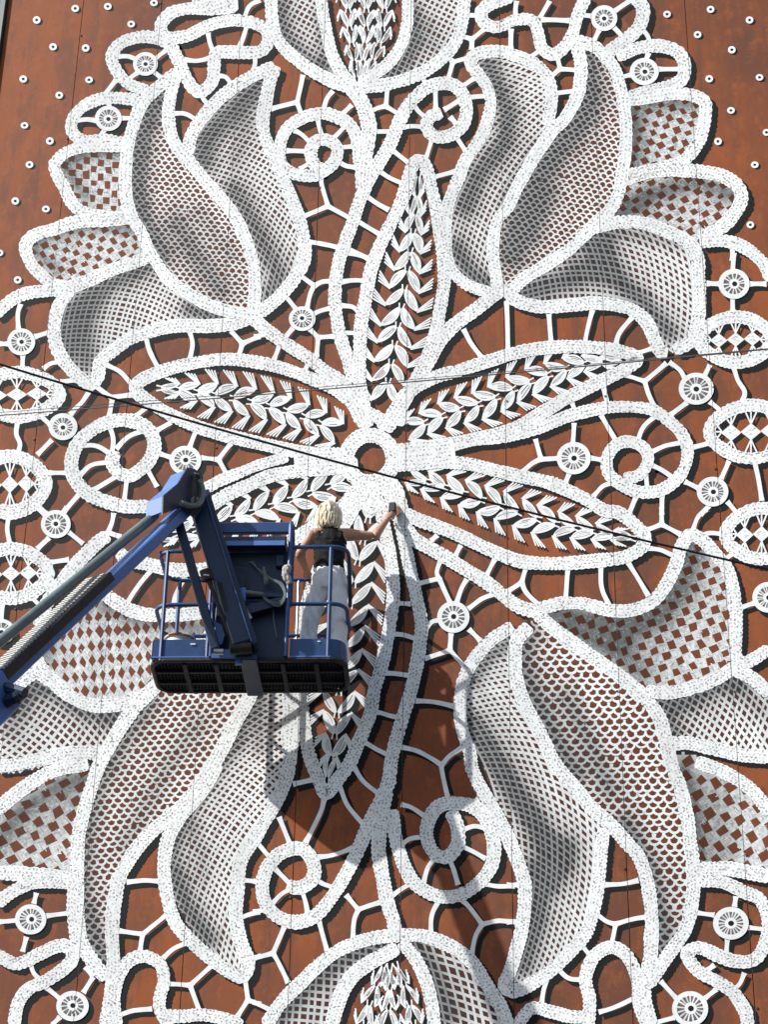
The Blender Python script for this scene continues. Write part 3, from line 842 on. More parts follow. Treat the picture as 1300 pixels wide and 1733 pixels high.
# inner netted petals
o = motif("lace_petal", ["B 105 335 A 1300 365 1190 425 1090 505 1010 590 955 680 940 770", "B 110 330 80 400 55 530 45 640 75 740 115 830 170 950 220 1080 250 1200 262 1300 E 240 0 210 110 120 220 20 300"], 21)
cord_p = Paint()
filling("net_filling", o, tr("P 460 125 444 150 437 176 437 230 460 277 481 321 500 372 510 440 500 455 475 490 440 522 432 500 437 444 424 415 392 345 372 320 342 285 328 258 333 230 358 192 398 155"), 'net', 28, 8.6, sk('P 450 138 402 182 352 232 342 272', 18, .7, 'P 398 325 438 395 472 465 455 515', 17, .6, 'P 420 210 400 270', 12, .25), 118, 1.9, -1.0, .05)
o = motif("lace_petal", ["B 1300 268 1200 258 1110 275 1085 320 1130 380 1170 440 1185 530 1160 640 1110 730 1060 800 1020 900 980 1000 960 1100 960 1200 965 1300 E 970 30 1000 100 1080 160 1190 200", "C 0 268 100 300 180 360 215 440 215 540 195 630"], 20)
filling("net_filling", o, tr("P 815 100 833 140 841 172 832 215 808 248 783 290 770 330 763 370 763 410 768 440 790 468 818 485 838 480 836 420 842 390 853 350 868 320 888 285 908 250 922 215 927 180 924 145 904 114 870 98"), 'net', 32, 8.8, sk('P 826 112 862 190 856 240 808 300 788 350', 17, .65, 'P 772 420 798 462 828 484', 15, .65, 'P 908 250 862 330 842 400', 11, .4), 122, 2.0, -1.1, .05)
o = motif("lace_petal", ["J 1090 0 1000 150 920 240 860 330 830 420 820 540 840 680 880 800 960 890 1060 980 1160 1050 1215 1062 1240 990 1200 880 1180 750 1190 620 1205 480 1270 370 K 35 330 95 220 140 130 P 490 1290 496 1230 497 1165", ("P 487 1150 493 1200 488 1262", 26)], 22)
filling("net_filling", o, tr("P 425 1150 440 1150 416 1213 400 1255 370 1293 346 1327 320 1364 293 1401 286 1445 293 1496 308 1537 335 1584 366 1616 406 1635 392 1591 384 1547 390 1496 394 1455 414 1422 440 1395 450 1361 470 1323 486 1276 489 1205 482 1150"), 'net', 34, 9.4, sk('P 432 1168 402 1250 360 1310 312 1380 290 1440', 14, .6, 'P 296 1480 315 1535 352 1590', 17, .65, 'P 442 1180 440 1265', 11, .35, 'P 330 1400 345 1480', 12, .25), 124, 1.6, -1.0, .05)
o = motif("lace_petal", ["H 1295 590 1190 660 1100 760 1045 880 1030 1000 1045 1110 1080 1220 K 1090 20 1150 140 1230 280 1290 400 L 40 470 80 580 85 700 70 830 40 940 10 1040 -15 1105 30 1135 130 1090 230 1020 320 930 390 850 430 740 450 620 465 480 480 320"], 21)
filling("net_filling", o, tr("P 875 1070 833 1092 804 1138 786 1181 790 1215 803 1252 826 1300 846 1349 873 1401 890 1448 908 1503 900 1557 886 1604 868 1660 885 1662 925 1635 965 1602 993 1557 1003 1510 1013 1445 1016 1401 980 1345 940 1305 904 1240 882 1188 869 1150"), 'net', 20, 10.2, sk('P 872 1085 830 1108 803 1150', 11, .55, 'P 798 1226 840 1290 872 1340 912 1402 945 1455', 17, .8, 'P 905 1480 908 1550 884 1630', 19, .75, 'P 965 1430 935 1500', 14, .4), 78, 2.2, 1.2, .10)

# fish-scale petals in the heart of each flower
o = motif("lace_petal", ["A 885 360 770 455 700 540 665 640 640 740 628 850 630 980 660 1090 710 1170 765 1265 D 760 30 840 120 960 210 1080 270 1250 310", "A 880 370 850 500 845 620 880 730 940 800 1020 900 1110 1000 1180 1090 1230 1200 1265 1300 D 1268 60 1275 180 1268 300"], 20)
filling("scale_filling", o, tr("A 855 390 740 490 685 600 660 750 650 900 670 1050 710 1140 755 1230 790 1300 D 860 120 960 210 1100 270 1260 285 1262 150 1250 0 A 1230 1280 1160 1100 1010 930 880 770 835 680 830 560"), 'scale', -84, 11.8, sk('P 276 150 242 230 230 310 243 380 272 432', 15, .75, 'P 300 380 330 430 372 492', 17, .5, 'P 340 360 390 430', 12, .25), None, 0, .2, .06)
o = motif("lace_petal", ["C 335 200 365 300 365 400 350 480 290 590 220 660 150 760 90 860 40 950 0 1040 B 1222 1100 1200 1200 1195 1300 E 1205 60 1220 170", "C 325 200 430 230 490 290 540 360 570 470 590 600 590 740 575 860 550 980 490 1080 400 1160 320 1240 260 1290 F 190 50 100 110 20 180 -25 205"], 20)
filling("scale_filling", o, tr("C 370 240 470 305 525 400 560 530 575 680 565 830 530 960 470 1070 390 1160 300 1245 F 220 20 100 95 0 170 E 1245 150 1240 40 B 1225 1280 1235 1180 1260 1080 C 40 970 120 840 200 730 300 610 360 510 380 400"), 'scale', -78, 12.2, sk('P 992 100 1002 160 986 200 950 250 912 300 880 370 868 432', 21, .72, 'P 935 330 905 400', 14, .35), None, 0, .2, .06)
o = motif("lace_petal", ["P 400 1045 340 1090 G 790 880 690 980 620 1070 560 1170 510 1280 J 470 60 430 200 395 340 385 480 385 640 390 780 410 900 470 1000 530 1075", "P 400 1050 430 1090 440 1140 G 1270 900 1180 1070 1110 1200 J 1040 50 960 160 860 260 760 340 670 440 600 560 570 700 560 850 568 1000 555 1100"], 23)
filling("scale_filling", o, tr("G 760 940 660 1070 580 1200 535 1300 J 470 130 430 250 405 400 395 560 400 720 420 850 470 950 530 1030 550 900 555 720 570 600 640 450 730 350 850 230 930 150 1010 60 G 1070 1250 1140 1100 1210 960 1270 890 1000 870"), 'scale', 84, 15.0, sk('P 252 1188 200 1260 160 1340 142 1430 140 1500', 16, .6, 'P 148 1540 165 1600 180 1645', 14, .7, 'P 335 1225 290 1290 250 1360 215 1430', 15, .35), None, 0, -.2, .06)
o = motif("lace_petal", ["I 110 590 50 660 35 760 50 880 90 990 140 1080 190 1180 240 1290 L 240 0 330 110 420 220 520 310 600 400 660 470 700 600 720 750 720 900 705 1000 690 1090", "I 140 530 280 640 400 730 520 810 610 880 690 950 760 1050 790 1160 810 1290 L 830 0 865 120 895 260 915 400 930 550 920 700 890 830 830 920 760 1020 700 1110"], 22)
filling("scale_filling", o, tr("I 130 560 210 620 310 690 440 770 540 855 610 910 680 1000 740 1090 785 1200 805 1290 L 815 20 845 130 865 260 885 400 900 560 890 700 860 840 800 950 745 1040 755 900 745 750 725 600 690 480 630 400 530 290 430 180 320 80 250 0 I 240 1290 180 1150 120 1000 70 880 50 750 80 640"), 'scale', 88, 17.0, sk('P 896 1072 884 1120 904 1180 936 1250 972 1312', 18, .65, 'P 960 1180 992 1240 1032 1335', 16, .45, 'P 1058 1395 1100 1470 1122 1560 1125 1610', 16, .7), None, 0, .1, .05)

# calyx at the top and at the bottom
o = motif("lace_calyx", ["B 85 -20 90 100 120 200 200 290 300 360 400 410 500 440 600 432 720 410 830 370 920 310 1000 230 1040 130 1058 -20", "B 335 -20 345 60 362 150 390 270 440 370 500 425", "B 770 -20 765 120 740 220 680 310 600 375 530 420"], 20)
filling("net_filling", o, tr("B 100 -20 110 100 150 220 260 330 370 410 470 420 410 330 360 200 340 80 340 -20"), 'net', 30, 8.8, sk('P 472 8 480 60 510 102 548 132', 16, .6, 'P 540 20 548 110', 9, .3), 118, .5, -.4, .10)
filling("net_filling", o, tr("B 785 -20 1050 -20 1030 120 960 230 880 310 780 370 600 420 720 330 780 210"), 'net', 26, 8.8, sk('P 700 20 706 70 682 110 650 136', 14, .6, 'P 730 40 740 90', 10, .2), 116, .5, -.4, .10)
P = Paint()
for spn in ([(588, -30, 17), (590, 30, 17), (596, 80, 14), (605, 140, 6)], [(620, -30, 17), (620, 40, 16), (616, 90, 13), (611, 140, 6)], [(652, -30, 17), (650, 30, 16), (640, 80, 14), (617, 136, 6)]):
    plait(P, spn[::-1], 29, .78, .35, 2, 13)
P.build("plait", o)
o = motif("lace_calyx", ["K 60 1310 140 1190 220 1110 320 1010 430 930 560 880 690 860 840 860 980 910 1080 980 1150 1080 1220 1190 1280 1320", ("K 720 920 620 970 530 1030 465 1100 420 1200 385 1320", 24), "K 735 890 800 960 850 1060 880 1160 905 1320"], 22)
filling("net_filling", o, tr("K 690 890 520 900 400 970 300 1050 180 1180 90 1320 390 1320 430 1190 500 1080 640 950"), 'net', 6, 12.2, sk('P 652 1598 580 1625 520 1670 474 1722', 15, .65, 'P 560 1680 530 1730', 12, .2), 92, .4, .6, .10)
filling("net_filling", o, tr("K 760 890 900 895 1040 970 1140 1080 1215 1200 1270 1330 915 1330 890 1150 840 1020"), 'net', 18, 12.8, sk('P 696 1602 728 1650 752 1712', 22, .75, 'P 790 1640 830 1700', 12, .2), 76, .4, .6, .10)
P = Paint()
for spn in ([(652, 1628, 8), (638, 1665, 15), (625, 1700, 18), (615, 1760, 19)], [(660, 1632, 8), (660, 1670, 15), (658, 1705, 18), (656, 1760, 19)], [(668, 1628, 8), (684, 1665, 14), (694, 1700, 17), (705, 1760, 18)]):
    plait(P, spn, 34, .75, .3, 3, 16)
P.build("plait", o)

# spirals
motif("lace_curl", ["B 545 900 530 800 515 700 490 640 440 600 350 570 250 590 170 640 130 730 140 820 200 870 290 880 360 850 410 800 415 740 370 705 310 710 285 760 300 820 350 850"], 20)
motif("lace_curl", ["D 570 985 560 1040 590 1090 640 1112 690 1090 750 1030 772 950 730 870 630 832 510 852 410 920 360 1010 365 1110 430 1190 530 1240 640 1262 750 1262"], 22)
motif("lace_curl", ["E 800 1000 950 970 1080 935 1220 905 F 0 925 90 890 180 860 280 820 380 790 480 770 600 765 720 780 800 830 870 900 900 990 880 1080 820 1150 740 1190 650 1190 560 1150 500 1090 500 1010 550 950 620 940 690 980 700 1050 650 1110 580 1120"], 20)
motif("lace_curl", ["K 690 60 640 170 570 310 510 450 450 570 380 680 300 765 200 790 110 760 50 680 45 570 95 480 170 430 250 430 300 500 290 580 220 620 165 605"], 22)
motif("lace_curl", ["K 690 230 715 400 760 530 820 610 920 660 1030 655 1130 590 1190 500 1200 400 1170 290 1110 220 1020 195 930 210 875 280 865 370 905 450 970 462 1020 400 1020 320 985 235"], 22)
# stems
motif("lace_stem", ["K 665 130 640 260 625 400 640 550 670 700 700 800 700 880"], 23)
motif("lace_stem", ["H 725 40 770 250 800 380 825 500 840 600 830 700 810 800 790 900 760 1000 720 1130 690 1250 K 680 60 660 130"], 21)
motif("lace_stem", ["B 940 565 880 590 865 640 905 682 975 680 1035 640 1065 560 1045 470 980 420 890 430 820 475 770 530 725 620 680 720 630 810 580 890 540 980 500 1090 460 1200 430 1300 E 415 60 405 180 412 300 435 420 470 530 500 640"], 21)
motif("lace_stem", ["B 475 425 530 500 565 580 575 660 560 760 545 860 545 960"], 24)
motif("lace_stem", ["D 1260 315 E 60 380 160 450 270 520 360 590 450 650 525 780"], 21)
motif("lace_stem", ["E 1260 160 1170 230 1080 300 1000 360 930 440 870 540 800 650"], 22)
motif("lace_stem", ["H 740 60 800 150 900 210 1000 270 1100 330 1200 400 1300 470 I 60 505 150 520"], 22)
motif("lace_stem", ["D -30 310 60 230 150 195 260 185 330 180"], 20)
motif("lace_stem", ["C 960 1212 1080 1205 1180 1235 1280 1300 F 1270 50 1320 130"], 20)
motif("lace_stem", ["D 1020 1180 1100 1135 1200 1095 1300 1060 E 60 1040 170 1015"], 18)

# the six long leaves round the middle
def big_leaf(cords, spine, **k):
    o = motif("lace_leaf", cords, 21)
    P = Paint()
    plait(P, spine, lw=14.5, **k)
    P.build("plait", o)
big_leaf(["E 660 880 625 820 560 780 530 640 530 560 530 450 535 350 555 230 580 100 610 0 B 620 1260 670 1150 720 1050 760 950 790 840 825 805 862 840 885 930 910 1050 930 1160 945 1300 E 952 0 952 150 932 280 905 400 875 500 840 600 770 710 700 800 650 870"],
         [(709, 288, 7), (706, 330, 14), (701, 380, 27), (692, 440, 40), (683, 500, 50), (672, 560, 51), (661, 620, 46), (650, 690, 30)], sp=32, start=.4)
big_leaf(["E 540 850 500 760 440 700 380 660 290 625 200 590 100 560 0 545 D 1200 525 1100 530 980 545 860 570 760 605 690 645 682 690 760 750 840 800 950 850 1100 900 1300 950 E 130 970 280 1000 400 1012 500 1000"],
         [(255, 657, 7), (285, 658, 20), (330, 664, 38), (400, 676, 46), (470, 692, 44), (530, 712, 38), (580, 738, 26)], sp=31, lat=.5, start=.6)
big_leaf(["E 720 860 740 740 800 670 900 620 1000 590 1100 560 1200 530 1300 500 F 100 480 200 470 330 465 460 470 570 488 650 525 580 580 480 630 380 680 280 730 180 790 80 850 0 890 E 1220 900 1100 930 980 952 860 972 760 990"],
         [(1068, 608, 6), (1030, 611, 20), (975, 620, 33), (900, 646, 40), (830, 678, 41), (770, 697, 36), (705, 722, 24)], sp=32, start=.5)
big_leaf(["E 520 1050 350 1068 200 1090 80 1112 0 1130 D 1230 1180 1130 1210 1050 1265", "P 200 935 222 950 250 955 285 963 330 965 390 957 450 938 510 905 560 872 605 835"],
         [(245, 915, 6), (300, 903, 26), (350, 890, 36), (430, 866, 44), (500, 843, 42), (560, 822, 30), (600, 806, 20)], sp=34, start=.7)
big_leaf(["E 740 1020 900 1035 1050 1048 1160 1072 1300 1115 F 100 1112 200 1142 300 1182 400 1232 480 1280 I 560 25 640 90 685 150 660 205 580 248 480 262 350 272 220 278 90 270 H 1290 265 1180 210 1060 150 940 100 830 60 740 20"],
         [(1085, 913, 6), (1050, 908, 20), (1005, 899, 32), (930, 884, 42), (870, 864, 42), (800, 840, 36), (740, 820, 26), (700, 808, 16)], sp=33, start=.5)
big_leaf(["P 640 845 650 890 660 935 664 970 665 1010 661 1050 653 1095 645 1130 633 1170 628 1205 613 1245 594 1288 570 1322 551 1344 535 1310 522 1270 514 1220 510 1170 508 1100 520 1020 545 950 575 900 605 850"],
         [(550, 1332, 6), (557, 1300, 22), (566, 1250, 40), (572, 1190, 50), (580, 1120, 54), (590, 1040, 56), (604, 960, 46), (620, 895, 30), (628, 850, 12)], sp=37, start=.5, lat=.55)
# broad strokes where the leaves meet, then the ring in the middle of the flower
motif("lace_heart", [("E 440 670 520 760 570 870", 27), ("E 770 690 710 790 650 880", 27), ("E 690 990 830 975 1000 965", 25), ("E 690 1050 830 1040 1010 1015", 27),
                     ("E 200 1030 330 1015 470 1010", 28), ("E 250 1075 360 1070 480 1060", 24), ("E 570 1110 530 1190 470 1250", 34), ("E 640 1120 700 1200 745 1300 H 720 90", 34), ("E 600 1130 600 1220 560 1290", 27)], 30, marks=1.0)
P = Paint()
a = np.linspace(0, 2 * math.pi, 15)[:-1]
P0 = np.array([626.0, 777.0])
cord(P, P0 + np.stack([np.cos(a) * 40, np.sin(a) * 40], 1), 25, True)
P.build("lace_ring", wall)

# loops along the bottom edge
motif("lace_curl", ["J -20 700 80 630 200 590 390 600", "J 375 580 365 700 375 820 385 920", "J -20 950 80 1000 180 960 280 910 350 920 360 980 300 1040 220 1090 140 1130 90 1200 70 1310"], 21)
motif("lace_curl", ["J 520 1310 545 1210 560 1080", "J 585 1310 570 1180 590 1070 640 990 720 962 800 1000 820 1080 800 1160 800 1230 850 1310", "J 790 1255 900 1262 1020 1255 1130 1275 1210 1310"], 21)
motif("lace_curl", ["L 950 585 1070 590 1180 640 1260 680 1305 780 1295 880 1240 975 1150 990 1050 960 960 920 895 950 950 1030 1050 1090 1135 1150 1190 1240 1205 1320"], 21)
motif("lace_curl", ["L 405 1320 410 1180 390 1080 420 980 490 922 560 930 620 1000 650 1100 660 1200 705 1320", "L 40 1320 120 1225 220 1240 320 1262 410 1270", "L 680 1080 690 1200 720 1310"], 21)
# ------------------------------------------------------------------ boom lift
V = lambda *a: Vector(a[0] if len(a) == 1 else a)
NL = V(P3(255, 1115, 1.20))                       # lower near left corner of the basket
B_ANG = rad(14.3)
LU, LV, LW = V(math.cos(B_ANG), math.sin(B_ANG), 0), V(-math.sin(B_ANG), math.cos(B_ANG), 0), V(0, 0, 1)
BW, BD = 1.735, 0.62                              # basket width and depth
def F(u, v, w): return NL + LU * u + LV * v + LW * w
def PBv(x, y, v):
    w = Vector(RM @ np.array([(x - 650) / FPX, 1.0, -(y - 866.5) / FPX]))
    c = V(CAM)
    return c + w * (((NL - c).dot(LV) + v) / w.dot(LV))
def uvw(p):
    q = p - NL
    return q.dot(LU), q.dot(LV), q.z

class MB:
    """collects boxes, tubes and plates of one part"""
    def __init__(s): s.v, s.f = [], []
    def add(s, v, f):
        o = len(s.v)
        s.v += [V(x) for x in v]
        s.f += [tuple(i + o for i in q) for q in f]
        return s
    def box(s, c, ax, ay, az, bev=0.006):
        """centre and three half-axis vectors, chamfered"""
        b = min(bev, ax.length * .45, ay.length * .45, az.length * .45)
        bm = bmesh.new()
        bmesh.ops.create_cube(bm, size=2)
        for q in bm.verts: q.co = V(q.co.x * ax.length, q.co.y * ay.length, q.co.z * az.length)
        bmesh.ops.bevel(bm, geom=list(bm.edges), offset=b, segments=1, affect='EDGES')
        R3 = Matrix((ax.normalized(), ay.normalized(), az.normalized())).transposed()
        bm.verts.index_update()
        s.add([c + R3 @ q.co for q in bm.verts], [[q.index for q in fc.verts] for fc in bm.faces])
        bm.free()
        return s
    def beam(s, p0, p1, w, h, side, bev=0.008):
        p0, p1 = V(p0), V(p1)
        e1 = (p1 - p0)
        e2 = (side - e1 * side.dot(e1) / e1.length_squared).normalized()
        e3 = e1.normalized().cross(e2)
        return s.box((p0 + p1) / 2, e1 / 2, e2 * (w / 2), e3 * (h / 2), bev)
    def tube(s, pts, r, n=9, smooth=False, cap=True):
        pts = [V(p) for p in pts]
        if smooth and len(pts) > 2:
            Q = [pts[0] * 2 - pts[1]] + pts + [pts[-1] * 2 - pts[-2]]
            o = []
            for i in range(1, len(Q) - 2):
                a, b, c, d = Q[i - 1:i + 3]
                for k in range(6):
                    t = k / 6
                    o.append(0.5 * (2 * b + (c - a) * t + (2 * a - 5 * b + 4 * c - d) * t * t + (3 * b - a - 3 * c + d) * t ** 3))
            pts = o + [pts[-1]]
        rr = r if isinstance(r, (list, tuple)) else [r] * len(pts)
        if len(rr) != len(pts): rr = list(np.interp(np.linspace(0, 1, len(pts)), np.linspace(0, 1, len(rr)), rr))
        v, f = [], []
        up = None
        for i, p in enumerate(pts):
            t = (pts[min(i + 1, len(pts) - 1)] - pts[max(i - 1, 0)]).normalized()
            if up is None:
                up = t.orthogonal().normalized()
            up = (up - t * up.dot(t)).normalized()
            e = t.cross(up)
            v += [p + (up * math.cos(2 * math.pi * k / n) + e * math.sin(2 * math.pi * k / n)) * rr[i] for k in range(n)]
        for i in range(len(pts) - 1):
            for k in range(n):
                f.append((i * n + k, i * n + (k + 1) % n, (i + 1) * n + (k + 1) % n, (i + 1) * n + k))
        if cap:
            f.append(tuple(range(n))[::-1])
            f.append(tuple(range((len(pts) - 1) * n, len(pts) * n)))
        return s.add(v, f)
    def plate(s, outline, ext):
        n = len(outline)
        o = [V(p) for p in outline]
        v = o + [p + ext for p in o]
        f = [tuple(range(n))[::-1], tuple(range(n, 2 * n))] + [(i, (i + 1) % n, n + (i + 1) % n, n + i) for i in range(n)]
        return s.add(v, f)
    def build(s, name, m, parent=None, smooth=False):
        o = mesh_obj(name, s.v, s.f, m, parent, smooth)
        if smooth:
            o.data.set_sharp_from_angle(angle=rad(40))
        bm = bmesh.new()
        bm.from_mesh(o.data)
        bmesh.ops.recalc_face_normals(bm, faces=bm.faces)
        bm.to_mesh(o.data)
        bm.free()
        return o

J0, J1 = V(P3(311, 858, 1.42)), V(P3(0, 1150, 3.3))   # upper right edge of the fly boom
E1 = (J1 - J0).normalized()
E2 = V(-E1.y, E1.x, 0).normalized()
if E2.x < 0: E2 = -E2
E3 = E1.cross(E2)
if E3.z < 0: E3 = -E3
tb = (J0.z - 2.35) / -E1.z                           # boom foot on the turret
FOOT = J0 + E1 * tb
lift = thing("boom_lift", "blue telescopic boom lift carrying a railed work basket up to the mural", "boom lift", (FOOT.x, FOOT.y - 0.3, 0))

# fly boom, sleeve, hose tube and hose chain
FW, FH = 0.175, 0.105
c0 = J0 - E2 * FW / 2 - E3 * FH / 2
ob = MB().beam(c0 - E1 * 0.05, c0 + E1 * (J1 - J0).length * 1.02, FW, FH, E2, .012).build("fly_boom", M_BLUE_LIT, lift)
s_sleeve = (J1 - J0).length * 0.985
c1 = c0 - E2 * 0.02 - E3 * 0.05
sl = MB()
sl.beam(c1 + E1 * s_sleeve, c1 + E1 * (tb - 3.2), 0.30, 0.34, E2, .02)
sl.build("boom_sleeve", M_BLUE_LIT, lift)
MB().beam(c1 + E1 * (tb - 3.6), FOOT - E2 * .1 + E1 * 0.2, 0.40, 0.46, E2, .02).build("main_boom", M_BLUE_LIT, lift)
T0, T1 = V(P3(262, 872, 1.55)), V(P3(-6, 1090, 3.3))
hose = MB().tube([T0, T1 + (T1 - T0) * .5], 0.045, 12).build("hose_tube", M_HOSE, lift, True)
tq = c0 - E2 * (FW / 2 + .035)
MB().beam(tq + E1 * .10 - E3 * .01, tq + E1 * (J1 - J0).length * 1.0 - E3 * .01, .06, .06, E2, .004).build('dark_gap_strip', M_BLUE_SHADE, lift)  # dark strip added in place of the shaded gap beside the hose tube
# chain that carries the hoses: dark band with pale links on its upper side
s_a, s_b = (J0 - V(P3(172, 985, 2.22))).length, (J1 - J0).length * 0.975
ck = c0 - E2 * 0.02
MB().beam(ck + E1 * s_a + E3 * (FH / 2 + .025), ck + E1 * s_b + E3 * (FH / 2 + .025), 0.25, 0.045, E2).build("hose_chain", M_GREASE, lift)
MB().beam(ck + E1 * (s_a - .03) + E2 * .128 + E3 * .055, ck + E1 * (s_b + .05) + E2 * .128 + E3 * .055, 0.04, 0.085, E2).build("chain_guard", M_GREASE, lift)
nlk = 34
link_me = None
for i in range(nlk):
    p = ck + E1 * (s_a + (s_b - s_a) * (i + .5) / nlk) + E3 * (FH / 2 + .054)
    if link_me is None:
        o = MB().box(V(0, 0, 0) + lift.location, E2 * .120 + E1 * .016, E1 * ((s_b - s_a) / nlk * .25), E3 * .010, .003).build("chain_link", M_LINK, lift)
        link_me = o.data
    else:
        o = link("chain_link", link_me, lift)
    o.location = p - lift.location
pe = ck + E1 * s_b
MB().tube([pe + E3 * .15, pe + E1 * .14 + E3 * .13, pe + E1 * .24 - E3 * .0, pe + E1 * .20 - E3 * .15, pe + E1 * .02 - E3 * .22], .07, 8, True).build("chain_bend", M_GREASE, lift, True)
MB().box(pe + E1 * .16 + E2 * .22 - E3 * .10, E1 * .08, E2 * .08, E3 * .05, .03).tube([pe + E1 * .1 + E2 * .1, pe + E1 * .15 + E2 * .32 - E3 * .1], .045, 8).build("wear_pad_bracket", M_BLUE_SHADE, lift)
for i in range(5):
    MB().beam(pe + E1 * (.03 + .05 * i) + E3 * .04, pe + E1 * (.03 + .05 * i) + E3 * .12 - E2 * .02, .16, .018, E2, .003).build("chain_link", M_LINK, lift)

# knuckle at the boom tip
nrm = E2
def onK(x, y, off=0.03):
    w = Vector(RM @ np.array([(x - 650) / FPX, 1.0, -(y - 866.5) / FPX]))
    c = V(CAM)
    return c + w * ((J0 + E2 * off - c).dot(nrm) / w.dot(nrm))
KO = [(275, 870), (276, 839), (301, 818), (317, 791), (328, 793), (343, 803), (345, 858), (330, 876), (307, 858)]
kn = MB().plate([onK(*p) for p in KO], -E2 * 0.018).build("knuckle_plate", M_BLUE_SHADE, lift)
MB().plate([onK(*p, -0.19) for p in KO], -E2 * 0.018).build("knuckle_plate", M_BLUE_SHADE, lift)
K2 = [(274, 866), (275, 840), (300, 820), (316, 794), (322, 796), (304, 824), (283, 843), (281, 866)]
MB().plate([onK(*p, 0.008) for p in K2], -E2 * 0.195).build("knuckle_web", M_BLUE_LIT, lift)
cab = onK(337, 812, .09), onK(343, 830, .10), onK(339, 850, .10), onK(325, 856, .09), onK(306, 851, .08)
MB().tube(cab, .026, 8, True).build("hydraulic_hose", M_HOSE, lift, True)
for k in range(3):
    MB().tube([onK(330 + 3 * k, 800 + k, .06), onK(331 + 4 * k, 826, .085), onK(329 + 5 * k, 858, .07), onK(322 + 4 * k, 872, .05)], .010, 6, True).build("hydraulic_hose", M_BLACK, lift, True)
MB().tube([onK(330, 848, .06), onK(330, 848, -.24)], .045, 12).build("pivot_pin", M_STEEL, lift, True)

# jib: main arm with a flange, and the levelling link
jt = onK(334, 850, -.08)
jb = PBv(411, 1096, -.13)
side = LU
MB().beam(jt, jb, 0.17, 0.19, side, .012).build("jib_arm", M_BLUE_SHADE, lift)
fo = LU * 0.112
MB().beam(jt + fo + (jt - jb) * .06, jb + fo + (jt - jb) * -.0, 0.050, 0.15, side, .006).build("jib_arm_flange", M_BLUE_SHADE, lift)
MB().beam(jt + LU * .086 - LV * .10, jb + LU * .086 - LV * .10, 0.012, 0.05, side, .002).build("jib_cover_strip", M_BLUE, lift)
lt, lb = onK(303, 888, -.10), PBv(365, 1100, -.12)
MB().beam(lt, lb, 0.085, 0.085, side, .008).build("levelling_link", M_BLUE_SHADE, lift)
MB().tube([PBv(362, 1103, -.2), PBv(378, 1103, -.2)], .028, 10).build("pivot_pin", M_STEEL, lift, True)
MB().tube([PBv(390, 1098, -.16), PBv(426, 1096, -.16)], .060, 14).build("rotator_pin", M_GREASE, lift, True)
# cylinder and fittings beside the jib
MB().tube([PBv(347, 965, -.30), PBv(352, 982, -.28)], .055, 10).tube([PBv(352, 982, -.28), PBv(395, 1090, -.14)], .018, 8).build("jib_cylinder", M_GREASE, lift, True)
MB().plate([PBv(343, 974, -.34), PBv(347, 966, -.34), PBv(354, 974, -.34)], LV * .02).build("pin_keeper", M_LINK, lift)
MB().plate([PBv(361, 1051, -.06), PBv(375, 1057, -.06), PBv(380, 1075, -.06), PBv(375, 1090, -.06), PBv(370, 1089, -.06)], LV * .02).build("side_plate", M_BLUE_LIT, lift)
MB().plate([PBv(357, 1113, -.05), PBv(358, 1106, -.05), PBv(372, 1100, -.05), PBv(392, 1098, -.05), PBv(398, 1106, -.05), PBv(399, 1113, -.05)], LV * .03).build("side_plate", M_BLUE_LIT, lift)
MB().plate([PBv(397, 1125, -.07), PBv(398, 1112, -.07), PBv(404, 1112, -.07), PBv(410, 1124, -.07)], LV * .02).build("side_plate", M_BLUE_LIT, lift)
MB().plate([PBv(402, 995, -.12), PBv(416, 994, -.12), PBv(415, 1018, -.12), PBv(411, 1014, -.12)], LV * .06).build("plug_box", M_BLUE_LIT, lift)
MB().tube([PBv(415, 1002, -.10), PBv(445, 1006, -.10)], [.022, .030, .020, .022], 9).build("cable_plug", M_HOSE, lift, True)
MB().tube([PBv(405, 1014, -.14), PBv(424, 1048, -.12)], [.012, .020, .022], 8).build("hydraulic_fitting", M_STEEL, lift, True)
for k, dx in enumerate((0, 4, 8)):
    MB().tube([PBv(365 + dx, 985, -.2), PBv(376 + dx, 1030, -.2), PBv(386 + dx * .7, 1066, -.17), PBv(392 + dx, 1090, -.12)], .009, 6, True).build("hydraulic_hose", M_BLACK if k else M_HOSE, lift, True)

# basket: rails and posts
RT = 0.0195
def loop_pts(w, v1=BD, u0=0.0, u1=BW, rc=.13):
    out = []
    for (cu, cv, a0) in ((u1 - rc, rc, -90), (u1 - rc, v1 - rc, 0), (u0 + rc, v1 - rc, 90), (u0 + rc, rc, 180)):
        for k in range(5):
            a = rad(a0 + k * 22.5)
            out.append(F(cu + rc * math.cos(a), cv + rc * math.sin(a), w))
    return out + [out[0]]
top = loop_pts(1.135)
MB().tube([F(.10, 0, 1.10), *loop_pts(1.10)[15:20], F(.30, 0, 1.10)][1:], RT, 9).build("guard_rail", M_BLUE, lift, True)
MB().tube([F(1.215, 0, 1.135)] + top[0:15] + [F(.0, .13, 1.12), F(.02, .03, 1.105)], RT, 9).build("guard_rail", M_BLUE, lift, True)
mid = loop_pts(0.545)
MB().tube(mid, RT, 9).build("guard_rail", M_BLUE, lift, True)
for u, v, t_ in ((.085, 0, 1.10), (1.585, 0, 1.135), (.50, 0, 1.0), (.12, BD, 1.135), (.62, BD, 1.135), (1.24, BD, 1.135), (1.66, BD, 1.12)):
    MB().tube([F(u, v, -.02), F(u, v, t_)], RT if u != 1.24 else .015, 9).build("guard_post", M_BLUE if u != 1.24 else M_STEEL, lift, True)
# right side loop of the rail that stands free
MB().tube([F(BW, .16, 1.135), F(BW + .01, BD * .55, .84), F(BW, BD - .1, .80)], RT, 8, True).build("guard_rail", M_BLUE_SHADE, lift, True)
